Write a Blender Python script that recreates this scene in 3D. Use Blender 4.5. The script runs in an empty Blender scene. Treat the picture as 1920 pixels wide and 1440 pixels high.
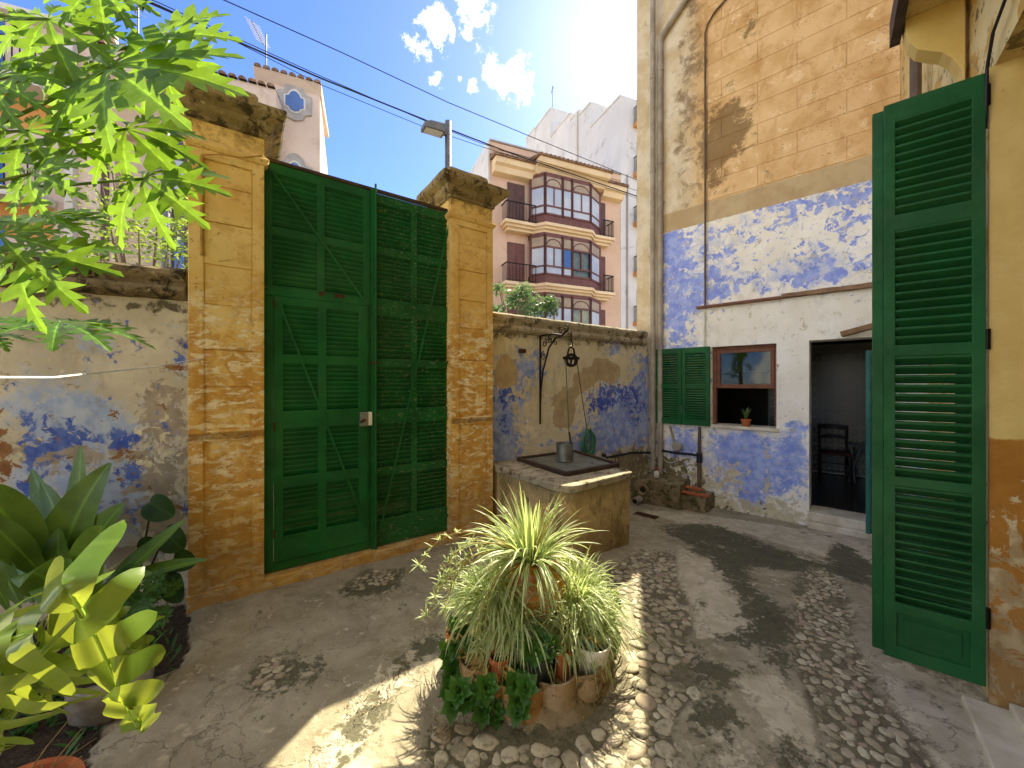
import bpy, bmesh, math, random
from mathutils import Vector, Matrix, noise as mnoise
R = math.radians
rnd = random.Random(7)
SC = bpy.context.scene
COL = SC.collection
# ------------------------------------------------------------------ camera
FPX, CX, CY, CH = 721.0, 960.0, 720.0, 1.6
cam_d = bpy.data.cameras.new('camera'); cam = bpy.data.objects.new('camera', cam_d); COL.objects.link(cam)
cam_d.sensor_width = 36.0; cam_d.lens = 36.0 * FPX / 1920.0
cam_d.clip_start = 0.02; cam_d.clip_end = 2000
cam.location = (0, 0, CH); cam.rotation_euler = (R(90), 0, 0)
SC.camera = cam
# ------------------------------------------------------------------ light
SUN_AZ, SUN_EL = 17.6, 42.0           # azimuth to the right of +Y
SUN_STR, SKY_STR, EXPO = 2.7, 0.08, 2.45
sund = Vector((math.sin(R(SUN_AZ)) * math.cos(R(SUN_EL)), math.cos(R(SUN_AZ)) * math.cos(R(SUN_EL)), math.sin(R(SUN_EL))))
ld = bpy.data.lights.new('sun', 'SUN'); ld.energy = SUN_STR; ld.angle = R(0.6); ld.color = (1.0, 0.94, 0.84)
lo = bpy.data.objects.new('sun', ld); COL.objects.link(lo); lo.location = sund * 40
lo.rotation_euler = sund.to_track_quat('Z', 'Y').to_euler()
SC.view_settings.view_transform = 'Standard'; SC.view_settings.look = 'None'
SC.view_settings.exposure = EXPO; SC.view_settings.gamma = 1.0; SC.view_settings.use_curve_mapping = False
SC.view_settings.use_white_balance = True; SC.view_settings.white_balance_temperature = 7700; SC.view_settings.white_balance_tint = 2
SC.render.engine = 'CYCLES'
SC.cycles.max_bounces = 10; SC.cycles.diffuse_bounces = 6; SC.cycles.transparent_max_bounces = 12
SC.cycles.use_denoising = True
SC.cycles.sample_clamp_indirect = 8.0

# ------------------------------------------------------------------ node helpers
T = None; _oc = None
def col(h, k=1.0):
    h = h.lstrip('#'); v = [int(h[i:i+2], 16) / 255 for i in (0, 2, 4)]
    return tuple(k * (x / 12.92 if x <= .04045 else ((x + .055) / 1.055) ** 2.4) for x in v) + (1.0,)
def nd(t, **p):
    n = T.nodes.new(t)
    for k, v in p.items(): setattr(n, k, v)
    return n
def setin(sock, v):
    if isinstance(v, bpy.types.NodeSocket): T.links.new(v, sock)
    elif v is not None: sock.default_value = v
def mth(op, a, b=None, c=None, clamp=False):
    n = nd('ShaderNodeMath', operation=op, use_clamp=clamp)
    for i, v in enumerate((a, b, c)): setin(n.inputs[i], v)
    return n.outputs[0]
def vmt(op, a, b=None, c=None):
    n = nd('ShaderNodeVectorMath', operation=op)
    setin(n.inputs[0], a); setin(n.inputs[1], b)
    if op == 'SCALE': setin(n.inputs[3], c)
    return n.outputs['Value'] if op in ('LENGTH', 'DISTANCE', 'DOT_PRODUCT') else n.outputs[0]
def OC(): return _oc.outputs['Object']
def UV(): return _oc.outputs['UV']
def sep(v=None):
    n = nd('ShaderNodeSeparateXYZ'); setin(n.inputs[0], v or OC()); return n.outputs
def comb(x, y, z):
    n = nd('ShaderNodeCombineXYZ')
    for i, v in enumerate((x, y, z)): setin(n.inputs[i], v)
    return n.outputs[0]
def noise(sc, det=5, rough=.55, dist=0., vec=None, off=None, stretch=None, colr=False):
    v = vec or OC()
    if stretch: v = vmt('MULTIPLY', v, stretch)
    if off: v = vmt('ADD', v, off)
    n = nd('ShaderNodeTexNoise'); setin(n.inputs['Vector'], v)
    n.inputs['Scale'].default_value = sc; n.inputs['Detail'].default_value = det
    n.inputs['Roughness'].default_value = rough; n.inputs['Distortion'].default_value = dist
    return n.outputs['Color' if colr else 0]
def voro(sc, feat='F1', vec=None, out='Distance', rand=1.0):
    n = nd('ShaderNodeTexVoronoi', feature=feat); setin(n.inputs['Vector'], vec or OC())
    n.inputs['Scale'].default_value = sc; n.inputs['Randomness'].default_value = rand
    return n.outputs[out]
def rng(x, a, b, c=0., d=1., smooth=True):
    n = nd('ShaderNodeMapRange', interpolation_type='SMOOTHSTEP' if smooth else 'LINEAR')
    for i, v in enumerate((x, a, b, c, d)): setin(n.inputs[i], v)
    return n.outputs[0]
def mixc(f, a, b, mode='MIX'):
    n = nd('ShaderNodeMix', data_type='RGBA', blend_type=mode, clamp_factor=True)
    setin(n.inputs[0], f); setin(n.inputs[6], a); setin(n.inputs[7], b); return n.outputs[2]
def hsv(c, v=1., s=1.):
    n = nd('ShaderNodeHueSaturation'); setin(n.inputs['Color'], c); setin(n.inputs['Value'], v); setin(n.inputs['Saturation'], s)
    return n.outputs[0]
def bump(h, st=.3, dist=.01):
    n = nd('ShaderNodeBump'); n.inputs['Strength'].default_value = st; n.inputs['Distance'].default_value = dist
    setin(n.inputs['Height'], h); return n.outputs[0]
def add(*a):
    s = a[0]
    for b in a[1:]: s = mth('ADD', s, b)
    return s
def mul(a, b): return mth('MULTIPLY', a, b)
def blobs(P):
    """sum of soft ellipses (x, z, rx, rz, amp) in the wall's own x/z"""
    s = None
    for (x, z, rx, rz, amp) in P:
        d = vmt('MULTIPLY', vmt('SUBTRACT', OC(), (x, 0, z)), (1 / rx, 0, 1 / rz))
        r = rng(vmt('LENGTH', d), 0., 1.6, amp, 0.)
        s = r if s is None else add(s, r)
    return s
def material(name):
    global T, _oc
    m = bpy.data.materials.new(name); m.use_nodes = True; T = m.node_tree
    b = T.nodes['Principled BSDF']; _oc = nd('ShaderNodeTexCoord')
    return m, b
def fin(b, color=None, rough=None, normal=None, metal=None, spec=None):
    if color is not None: setin(b.inputs['Base Color'], color)
    if rough is not None: setin(b.inputs['Roughness'], rough)
    if normal is not None: setin(b.inputs['Normal'], normal)
    if metal is not None: setin(b.inputs['Metallic'], metal)
    if spec is not None: setin(b.inputs['Specular IOR Level'], spec)

# ------------------------------------------------------------------ sky
W = bpy.data.worlds.new('World'); SC.world = W; W.use_nodes = True
T = W.node_tree; T.nodes.clear()
_oc = nd('ShaderNodeTexCoord')
sky = nd('ShaderNodeTexSky', sky_type='NISHITA', sun_disc=False, sun_elevation=R(SUN_EL), sun_rotation=R(SUN_AZ))
sky.altitude = 1200; sky.air_density = 0.8; sky.dust_density = 0.7; sky.ozone_density = 5.0
GEN = _oc.outputs['Generated']
def pdir(u, v):
    return Vector(((u - CX) / FPX, 1.0, (CY - v) / FPX)).normalized()
# fair-weather cumulus: a few puffs where the photograph shows them, more bright cloud added over the unseen sky for neutral fill
CLOUDS = [(965, 145, .050, .78), (925, 128, .034, .7), (820, 48, .044, .78), (795, 80, .03, .5), (890, 8, .050, .78), (885, 70, .024, .55), (812, 148, .022, .7), (884, 158, .020, .7), (856, 148, .015, .6), (772, 85, .03, .4)]
cn = noise(34., 9, .70, vec=GEN)
wv = vmt('ADD', GEN, vmt('SCALE', vmt('SUBTRACT', noise(11., 2, .5, vec=GEN, colr=True), (.5, .5, .5)), None, .045))
big = noise(2.6, 2, .5, vec=GEN, off=(4.3, 1.1, 2.2))
cl = mul(rng(big, .47, .62), rng(sep(GEN)[1], .5, .3))
for (u, v, r, amp) in CLOUDS:
    cl = mth('MAXIMUM', cl, rng(vmt('DISTANCE', wv, tuple(pdir(u, v))), 0., r * 1.3, amp, 0.))
cl = mul(rng(add(cl, mul(mth('SUBTRACT', cn, .5), 2.4)), .22, .80), rng(cl, .02, .30))
lum = mixc(1., hsv(sky.outputs[0], 1.0, 1.08), (.64, .69, 1.0, 1), 'MULTIPLY')
skyc = mixc(cl, lum, (10.2, 10., 10., 1))
bg = nd('ShaderNodeBackground'); setin(bg.inputs[0], skyc); bg.inputs[1].default_value = SKY_STR
wo = nd('ShaderNodeOutputWorld'); T.links.new(bg.outputs[0], wo.inputs[0])
W.cycles.sampling_method = 'MANUAL'; W.cycles.sample_map_resolution = 512

# ------------------------------------------------------------------ frames and mesh helpers
def frame(o, d):
    l = math.hypot(*d); return (o[0], o[1], d[0] / l, d[1] / l)
def onp(F, u, v, y=0.):
    """where the line of sight through pixel u, v of the photo meets the vertical plane y of frame F: (x, z)"""
    ox, oy, dx, dy = F; nx, ny = -dy, dx
    r, s = (u - CX) / FPX, (CY - v) / FPX
    t = (y + ox * nx + oy * ny) / (r * nx + ny)
    return ((t * r - ox) * dx + (t - oy) * dy, CH + t * s)
def fx(F, u, y=0.): return onp(F, u, 720, y)[0]
def fz(F, u, v, y=0.): return onp(F, u, v, y)[1]
def fsc(F, u, y=0.):
    return (onp(F, u, 620, y)[1] - onp(F, u, 720, y)[1]) / 100.0   # metres per pixel
def px_blobs(F, y, L):
    out = []
    for (u, v, ru, rv, a) in L:
        x, z = onp(F, u, v, y); xa = fx(F, u - ru, y); xb = fx(F, u + ru, y)
        out.append((x, z, max(.01, (xb - xa) / 2), rv * fsc(F, u, y), a))
    return out
def loc2w(F, x, y, z=0.):
    return Vector((F[0] + x * F[2] - y * F[3], F[1] + x * F[3] + y * F[2], z))
def fang(F): return math.atan2(F[3], F[2])
def at(u, v, d): return Vector(((u - CX) / FPX * d, d, CH + (CY - v) / FPX * d))

class MB:
    def __init__(s): s.v = []; s.f = []; s.uv = None
    def add(s, vs, fs):
        k = len(s.v); s.v += [tuple(p) for p in vs]; s.f += [tuple(i + k for i in f) for f in fs]; return s
    def box(s, x0, x1, y0, y1, z0, z1):
        return s.add([(x0, y0, z0), (x1, y0, z0), (x1, y1, z0), (x0, y1, z0), (x0, y0, z1), (x1, y0, z1), (x1, y1, z1), (x0, y1, z1)],
                     [(0, 3, 2, 1), (4, 5, 6, 7), (0, 1, 5, 4), (1, 2, 6, 5), (2, 3, 7, 6), (3, 0, 4, 7)])
    def bar(s, a, b, w, h, up=(0, 0, 1)):
        a, b = Vector(a), Vector(b); d = (b - a).normalized(); up = Vector(up)
        if abs(d.dot(up)) > .99: up = Vector((0, 1, 0))
        x = d.cross(up).normalized() * w / 2; y = x.cross(d).normalized() * h / 2
        return s.add([a - x - y, a + x - y, a + x + y, a - x + y, b - x - y, b + x - y, b + x + y, b - x + y],
                     [(3, 2, 1, 0), (4, 5, 6, 7), (0, 1, 5, 4), (1, 2, 6, 5), (2, 3, 7, 6), (3, 0, 4, 7)])
    def tube(s, pts, r, n=6, caps=True):
        pts = [Vector(p) for p in pts]; m = len(pts); rs = r if isinstance(r, (list, tuple)) else [r] * m
        base = len(s.v); ref = None
        for i, p in enumerate(pts):
            d = (pts[min(i + 1, m - 1)] - pts[max(i - 1, 0)]).normalized()
            if ref is None:
                ref = d.orthogonal().normalized()
            else:
                ref = (ref - d * ref.dot(d)); ref = ref.normalized() if ref.length > 1e-6 else d.orthogonal().normalized()
            q = d.cross(ref)
            for k in range(n):
                a = 2 * math.pi * k / n
                s.v.append(tuple(p + (ref * math.cos(a) + q * math.sin(a)) * rs[i]))
        for i in range(m - 1):
            for k in range(n):
                a = base + i * n + k; b = base + i * n + (k + 1) % n
                s.f.append((a, b, b + n, a + n))
        if caps:
            s.f.append(tuple(base + k for k in range(n))[::-1]); s.f.append(tuple(base + (m - 1) * n + k for k in range(n)))
        return s
    def lathe(s, prof, n=24, c=(0, 0, 0), a0=0., a1=None, closed=True):
        full = a1 is None; a1 = 2 * math.pi if full else a1; base = len(s.v); m = len(prof); cnt = n if full else n + 1
        for k in range(cnt):
            a = a0 + (a1 - a0) * k / n
            for (r, z) in prof: s.v.append((c[0] + r * math.cos(a), c[1] + r * math.sin(a), c[2] + z))
        for k in range(n):
            k2 = (k + 1) % cnt
            for j in range(m - 1):
                s.f.append((base + k * m + j, base + k2 * m + j, base + k2 * m + j + 1, base + k * m + j + 1))
        return s
    def prism(s, poly, lo, hi, axis='y'):
        """2-D polygon extruded: axis y -> poly is (x, z); axis x -> poly is (y, z); axis z -> poly is (x, y)"""
        def P(a, b, t): return {'y': (a, t, b), 'x': (t, a, b), 'z': (a, b, t)}[axis]
        n = len(poly); vs = [P(a, b, lo) for a, b in poly] + [P(a, b, hi) for a, b in poly]
        fs = [tuple(range(n)), tuple(range(2 * n - 1, n - 1, -1))] + [(i, i + n, (i + 1) % n + n, (i + 1) % n) for i in range(n)]
        return s.add(vs, fs)
    def rings(s, x0, x1, y0, y1, prof, top=True):
        """square section swept up a profile of (outset, z)"""
        base = len(s.v)
        for (o, z) in prof: s.v += [(x0 - o, y0 - o, z), (x1 + o, y0 - o, z), (x1 + o, y1 + o, z), (x0 - o, y1 + o, z)]
        for i in range(len(prof) - 1):
            for k in range(4):
                a = base + i * 4 + k; b = base + i * 4 + (k + 1) % 4; s.f.append((a, b, b + 4, a + 4))
        s.f.append((base + 3, base + 2, base + 1, base))
        if top: e = base + (len(prof) - 1) * 4; s.f.append((e, e + 1, e + 2, e + 3))
        return s
    def wall(s, x0, x1, z0, z1, holes, y0, y1, nx=None):
        """slab with rectangular holes; face at y0, back at y1"""
        xs = sorted(set([x0, x1] + [h[0] for h in holes] + [h[1] for h in holes]))
        zs = sorted(set([z0, z1] + [h[2] for h in holes] + [h[3] for h in holes]))
        def hole(a, b, c, d): return any(h[0] <= a and b <= h[1] and h[2] <= c and d <= h[3] for h in holes)
        full = {}
        for i in range(len(xs) - 1):
            for j in range(len(zs) - 1): full[i, j] = not hole(xs[i], xs[i + 1], zs[j], zs[j + 1])
        for (i, j), f in full.items():
            if not f: continue
            a, b, c, d = xs[i], xs[i + 1], zs[j], zs[j + 1]
            s.add([(a, y0, c), (b, y0, c), (b, y0, d), (a, y0, d)], [(0, 1, 2, 3)])
            s.add([(a, y1, c), (b, y1, c), (b, y1, d), (a, y1, d)], [(3, 2, 1, 0)])
            if not full.get((i - 1, j)): s.add([(a, y0, c), (a, y1, c), (a, y1, d), (a, y0, d)], [(3, 2, 1, 0)])
            if not full.get((i + 1, j)): s.add([(b, y0, c), (b, y1, c), (b, y1, d), (b, y0, d)], [(0, 1, 2, 3)])
            if not full.get((i, j - 1)): s.add([(a, y0, c), (b, y0, c), (b, y1, c), (a, y1, c)], [(3, 2, 1, 0)])
            if not full.get((i, j + 1)): s.add([(a, y0, d), (b, y0, d), (b, y1, d), (a, y1, d)], [(0, 1, 2, 3)])
        return s
    def mesh(s, name, m=None, smooth=False):
        me = bpy.data.meshes.new(name); me.from_pydata(s.v, [], s.f)
        if s.uv:
            l = me.uv_layers.new(name='uv')
            for i, lp in enumerate(me.loops): l.data[i].uv = s.uv[lp.vertex_index]
        if m: me.materials.append(m)
        if smooth: me.polygons.foreach_set('use_smooth', [True] * len(me.polygons))
        me.update(); return me
    def build(s, name, m, parent=None, loc=None, rot=None, smooth=False, bevel=0., kind=None, recalc=False):
        me = s.mesh(name, m, smooth)
        if recalc or bevel:
            bm = bmesh.new(); bm.from_mesh(me)
            if bevel: bmesh.ops.remove_doubles(bm, verts=bm.verts, dist=1e-5)
            bmesh.ops.recalc_face_normals(bm, faces=bm.faces); bm.to_mesh(me); bm.free()
        o = place(name, me, parent, loc, rot, kind)
        if bevel:
            md = o.modifiers.new('bevel', 'BEVEL'); md.width = bevel; md.segments = 2; md.limit_method = 'ANGLE'; md.angle_limit = R(40)
        return o
OFF = {}
def place(name, me, parent=None, loc=None, rot=None, kind=None):
    o = bpy.data.objects.new(name, me); COL.objects.link(o)
    if parent: o.parent = parent
    base = OFF.get(parent.name, (0, 0, 0)) if parent else (0, 0, 0)
    l = loc if loc is not None else (0, 0, 0)
    o.location = (l[0] + base[0], l[1] + base[1], l[2] + base[2])
    if rot is not None: o.rotation_euler = rot
    if kind: o['kind'] = kind
    return o
def tag(o, label, cat, group=None, kind=None):
    if label: o['label'] = label
    if cat: o['category'] = cat
    if group: o['group'] = group
    if kind: o['kind'] = kind
    return o
def empty(name, loc, rz=0.):
    o = bpy.data.objects.new(name, None); COL.objects.link(o); o.location = loc; o.rotation_euler = (0, 0, rz); o.empty_display_size = .1; return o
def thing(name, label, cat, loc, rz=0., group=None):
    return tag(empty(name, loc, rz), label, cat, group)
def fthing(name, label, cat, F, p=(0, 0, 0), group=None):
    """a thing standing at point p of frame F whose parts are modelled in the frame's own coordinates"""
    o = thing(name, label, cat, loc2w(F, p[0], p[1], p[2]), fang(F), group); OFF[o.name] = (-p[0], -p[1], -p[2]); return o
def smooth_noise(p, s): return mnoise.noise(Vector(p) * s)
def roughen(o, amt, sc, cuts=0, seed=0.):
    """weather an object's mesh: subdivide and push its vertices about with noise"""
    me = o.data; bm = bmesh.new(); bm.from_mesh(me)
    if cuts: bmesh.ops.subdivide_edges(bm, edges=bm.edges[:], cuts=cuts, use_grid_fill=True)
    for v in bm.verts:
        q = Vector(v.co) * sc + Vector((seed, seed * 1.7, -seed))
        v.co += Vector((mnoise.noise(q), mnoise.noise(q + Vector((31, 7, 3))), mnoise.noise(q + Vector((3, 41, 17))))) * amt
    bm.to_mesh(me); bm.free()
def sstep(a, b, x):
    t = max(0., min(1., (x - a) / (b - a))); return t * t * (3 - 2 * t)

# the place: four wall lines, measured from the photograph
FL = frame((-2.526, 3.0), (.8856, .4644))      # old wall by the plants, runs to -x
FG = frame((-2.298, 2.73), (.8166, .5772))     # gate, pillars and well wall
FK = frame((2.25, 6.2), (.747, -.665))         # tall house with the kitchen
FH = frame((2.35, 1.9), (.636, .7717))         # house with the folding shutter; courtyard at +y
WY = .205                                      # well wall face, behind the pillar faces
def ground_z(x, y):
    d = (x - FK[0]) * FK[3] + (y - FK[1]) * (-FK[2])   # distance in front of the kitchen wall
    return -.19 * (1 - sstep(.3, 3.2, d))
def gpt(u, v):
    r, s = (u - CX) / FPX, (CY - v) / FPX; z = 0.
    for _ in range(12):
        t = (z - CH) / s; z = ground_z(t * r, t)
    return Vector((t * r, t, z))
# ------------------------------------------------------------------ materials
def layered(name, base, layers, rough=.9, bumps=.35, grime=.25, fine=60., extra=None):
    """old wall: paint coats peeled off in flakes. layer = (colour, colour2, blobs, noise scale, noise amp, threshold, softness, relief)"""
    m, b = material(name)
    tone = noise(2.2, 6, .6); fn = noise(fine, 4, .6)
    c = mixc(rng(tone, .35, .65), base[0], base[1])
    h = mul(fn, .25)
    t2 = noise(7., 4, .65, off=(9, 2, 5)); n2 = noise(38., 5, .7, .2); tk = rng(t2, .36, .64)
    for i, (c1, c2, P, ns, na, th, so, rel) in enumerate(layers):
        n1 = noise(ns * 1.25, 7, .68, .5, off=(i * 3.7, i * 1.3, i * 5.1))
        f = add(mul(mth('SUBTRACT', n1, .5), na * 2.7), mul(mth('SUBTRACT', n2, .5), na * (.28 if i % 2 else -.28)))
        if P: f = add(f, blobs(P))
        k = rng(f, th - so, th + so)
        c = mixc(k, c, mixc(tk, c1, c2))
        h = add(h, mul(k, rel))
    if extra: c = extra(c)
    g = noise(3.3, 8, .7, .3, off=(11, 4, 7), stretch=(1.6, 1.6, .7))
    c = mixc(mul(rng(g, .5, .75), grime), c, (.12, .10, .075, 1), 'MIX')
    sp = noise(120., 2, .5)
    c = mixc(mul(rng(sp, .62, .72), .25), c, (.16, .13, .1, 1))
    fin(b, c, rough, bump(h, bumps, .012), spec=.25)
    return m
def flat(name, c1, c2=None, sc=8., rough=.6, metal=0., bs=.1, spec=.4, fine=40.):
    m, b = material(name)
    n = noise(sc, 6, .62); f = noise(fine, 4, .6)
    fin(b, mixc(rng(n, .35, .65), c1, c2 or hsv_t(c1, .75)), rough, bump(f, bs, .004), metal, spec)
    return m
def hsv_t(c, k): return (c[0] * k, c[1] * k, c[2] * k, 1)

CREAM, CREAM2 = col('cfc5a4'), col('b8ab86')
BLUE, BLUE2, PALEB = col('4a63b8'), col('6f86c8'), col('a9b6cc')
BARE, BARE2 = col('a58d68'), col('917a5a')
WHITE, WHITE2 = col('f6f1e4'), col('ece5d4')

lw = lambda L: px_blobs(FL, 0, L)
M_LEFT = layered('old_wall_peeling', (col('cdc5ac'), col('b3ab93')), [
    (col('b2bcc8'), col('93a6c4'), lw([(170, 790, 90, 70, .7), (100, 940, 110, 120, .7), (260, 930, 90, 110, .5), (120, 640, 90, 35, .3), (60, 760, 80, 60, .5), (330, 660, 24, 80, .4)]), 4., .8, .36, .26, .1),
    (col('8f8573'), col('a69a86'), lw([(310, 770, 50, 60, .6), (300, 900, 70, 110, .55), (340, 640, 24, 70, .35), (130, 850, 120, 30, .4), (200, 1050, 200, 120, .4)]), 7., .9, .34, .09, -.5),
    (col('3a55a6'), col('6077b4'), lw([(70, 790, 40, 22, .5), (130, 800, 36, 28, .65), (150, 825, 100, 22, .5), (250, 820, 45, 30, .5), (60, 850, 40, 30, .35), (60, 900, 30, 40, .4), (340, 640, 16, 40, .4), (165, 680, 16, 16, .3), (240, 890, 40, 20, .4), (345, 870, 20, 26, .4), (30, 720, 40, 20, .35)]), 6., 1.05, .42, .10, -.4),
    (col('7d5334'), col('94704a'), lw([(0, 830, 22, 60, .5), (10, 880, 40, 35, .4), (215, 775, 18, 14, .5), (235, 855, 30, 14, .55), (330, 690, 36, 22, .4), (110, 825, 40, 12, .4)]), 9., 1.1, .45, .04, -.7),
    (col('dcd3b4'), col('c9bf9d'), lw([(300, 820, 30, 60, .4), (280, 870, 50, 20, .35), (60, 820, 40, 10, .3)]), 10., 1.2, .46, .03, .2),
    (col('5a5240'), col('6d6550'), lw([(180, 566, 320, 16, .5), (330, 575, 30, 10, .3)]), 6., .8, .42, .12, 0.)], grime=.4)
ww = lambda L: px_blobs(FG, WY, L)
M_WELLWALL = layered('well_wall_peeling', (col('ddd2b2'), col('ccc09e')), [
    (col('7d90cc'), col('aab6d6'), ww([(940, 770, 40, 60, .65), (950, 850, 36, 70, .65), (990, 680, 30, 60, .35), (1165, 770, 55, 55, .75), (1120, 830, 50, 40, .5), (1205, 700, 26, 70, .4), (1200, 800, 36, 60, .55), (960, 690, 60, 20, .45), (1045, 840, 40, 14, .35), (1150, 650, 26, 20, .3), (1000, 830, 40, 30, .3)]), 6.5, 1.0, .34, .13, -.15),
    (col('3b52ac'), col('5168b6'), ww([(945, 745, 36, 26, .5), (1125, 760, 30, 16, .6), (1155, 735, 50, 24, .55), (1195, 770, 26, 40, .45), (945, 800, 26, 30, .4)]), 9., 1.0, .47, .12, -.1),
    (col('e0d6b8'), col('cfc4a4'), ww([(1005, 800, 36, 70, .5), (1060, 640, 90, 30, .45), (1190, 660, 30, 40, .3), (985, 850, 30, 40, .3)]), 10., 1.2, .45, .03, .3),
    (col('bda680'), col('ab9672'), ww([(950, 690, 26, 30, 1.1), (945, 715, 26, 18, .8), (1130, 690, 30, 22, 1.1), (1095, 715, 36, 24, 1.0), (1060, 755, 30, 26, 1.1), (1055, 790, 26, 24, 1.0), (1150, 705, 18, 24, .7), (1190, 780, 10, 16, .7)]), 5., .55, .62, .02, -1.4),
    (col('7b6f58'), col('93876c'), ww([(1070, 885, 160, 30, .4), (1190, 880, 50, 60, .6), (930, 900, 16, 40, .5), (1080, 636, 220, 14, .45)]), 7., .9, .42, .16, -.1)], grime=.4, bumps=.5)
kw = lambda L: px_blobs(FK, 0, L)
def kitchen_extra(c):
    x, y, z = sep()
    jag = mul(mth('SUBTRACT', noise(6., 6, .6), .5), .10)
    # orange wash over the storeys above and the bare strip by the corner
    org = mixc(rng(noise(1.8, 7, .62), .36, .64), col('e0bd8a'), col('caa06a'))
    org = mixc(rng(noise(5., 9, .7, .3, off=(3, 3, 3)), .56, .66), org, col('ecd0a4'))
    pale = mixc(rng(noise(2.3, 8, .66, .3), .38, .62), col('ddcfb2'), col('c9b38c'))
    k = rng(add(x, jag), .50, .78)
    up = mixc(k, pale, org)
    st = noise(4., 9, .72, .4, off=(2, 9, 4))
    stain = mul(rng(add(st, blobs(kw([(1350, 240, 34, 70, .2), (1335, 300, 30, 60, .2), (1300, 120, 40, 160, .12), (1290, 300, 24, 200, .1)]))), .56, .72), .7)
    up = mixc(stain, up, col('6b5133'))
    band = mixc(rng(noise(3., 6, .6), .4, .6), col('c2ab84'), col('b59c74'))
    c = mixc(rng(add(z, mul(jag, .35)), 3.97, 3.985), c, band)
    c = mixc(rng(add(z, mul(jag, .2)), 4.262, 4.275), c, up)
    strip = mul(rng(add(x, jag), .10, .17, 1., 0.), rng(add(z, jag), 2.1, 2.3))
    c = mixc(strip, c, mixc(stain, pale, col('8a7350')))
    return c
M_KITCHEN = layered('kitchen_wall_peeling', (WHITE, WHITE2), [
    (col('b9c2de'), col('d3d6de'), kw([(1270, 540, 60, 150, .6), (1420, 520, 150, 40, .45), (1560, 500, 110, 50, .45), (1400, 870, 90, 80, .6), (1490, 860, 40, 80, .5), (1500, 385, 130, 36, .4), (1350, 460, 60, 60, .4), (1280, 840, 50, 60, .5)]), 3.2, .9, .52, .30, 0.),
    (col('8294da'), col('a9b7e6'), kw([(1480, 610, 190, 50, -.7), (1490, 720, 50, 100, -.6), (1270, 560, 50, 130, .75), (1340, 540, 40, 40, .65), (1450, 530, 90, 22, .45), (1560, 520, 90, 22, .55), (1350, 460, 40, 40, .4), (1500, 385, 110, 26, .5), (1610, 370, 40, 50, .45), (1450, 430, 60, 30, .3), (1260, 470, 26, 60, .5), (1570, 430, 60, 60, .25)]), 7., 1.5, .42, .10, -.2),
    (col('8196d8'), col('afbde6'), kw([(1490, 690, 60, 90, -.5), (1400, 610, 160, 40, -.5), (1380, 840, 56, 36, .8), (1420, 880, 40, 60, .6), (1485, 840, 26, 60, .65), (1470, 900, 40, 40, .4), (1280, 830, 34, 40, .6), (1350, 900, 40, 40, .35), (1405, 920, 30, 50, .4), (1500, 800, 16, 16, .5)]), 7., .9, .36, .17, -.2),
    (col('d8cfb4'), col('c4b893'), kw([(1340, 930, 50, 60, .4), (1420, 960, 90, 20, .5), (1290, 900, 36, 40, .4), (1375, 890, 26, 26, .35), (1480, 960, 40, 26, .4), (1440, 920, 8, 90, .3)]), 8., 1.1, .36, .14, .2),
    (col('857a58'), col('6f6748'), kw([(1420, 975, 160, 12, .6), (1345, 945, 26, 26, .4), (1280, 900, 50, 50, .5), (1430, 950, 10, 20, .4), (1240, 900, 40, 60, .5)]), 9., 1.0, .5, .08, 0.)],
    grime=.22, bumps=.5, extra=kitchen_extra)
def block_mat():
    m, b = material('orange_plaster_block')
    n = nd('ShaderNodeNewGeometry').outputs['Position']
    oi = nd('ShaderNodeObjectInfo').outputs['Random']
    c = mixc(rng(noise(2.2, 7, .62, vec=n), .36, .64), col('e0bd8a'), col('caa06a'))
    c = mixc(mul(oi, .35), c, col('e8c594'))
    c = mixc(rng(noise(6., 9, .7, .4, vec=n), .54, .68), c, col('ecd0a4'))
    c = mixc(mul(rng(noise(3.5, 8, .72, .6, vec=n, off=(6, 2, 1), stretch=(1, 1, .6)), .5, .66), .6), c, col('b98a52'))
    P = [loc2w(FK, *[onp(FK, u, v)[0], 0], onp(FK, u, v)[1]) for u, v in ((1352, 215), (1352, 270), (1370, 240), (1345, 305), (1405, 60), (1345, 345), (1440, 330))]
    k = None
    for p, r, a in zip(P, (.34, .36, .4, .3, .25, .22, .2), (.17, .17, .12, .17, .12, .13, .08)):
        q = rng(vmt('DISTANCE', n, tuple(p)), 0., r * 1.5, a, 0.); k = q if k is None else add(k, q)
    st = noise(5., 10, .74, .5, vec=n, off=(4, 1, 8))
    c = mixc(mul(rng(add(st, k), .60, .72), .75), c, col('6d5433'))
    p2 = loc2w(FK, onp(FK, 1620, 150)[0], 0, onp(FK, 1620, 150)[1])
    pit = rng(vmt('DISTANCE', n, tuple(p2)), .1, 1.0, .13, 0.)
    pv = add(voro(22., vec=vmt('MULTIPLY', n, (1, 1, 1.7))), 0.)
    pits = mul(rng(pv, .13, .2, 1., 0.), rng(add(noise(3., 4, .6, vec=n), pit), .55, .62))
    c = mixc(mul(pits, .8), c, col('5d4326'))
    f = noise(50., 5, .6, vec=n)
    fin(b, c, .92, bump(add(mul(f, .3), mul(pits, -1.)), .4, .01), spec=.2)
    return m
M_BLOCK = block_mat()
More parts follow.
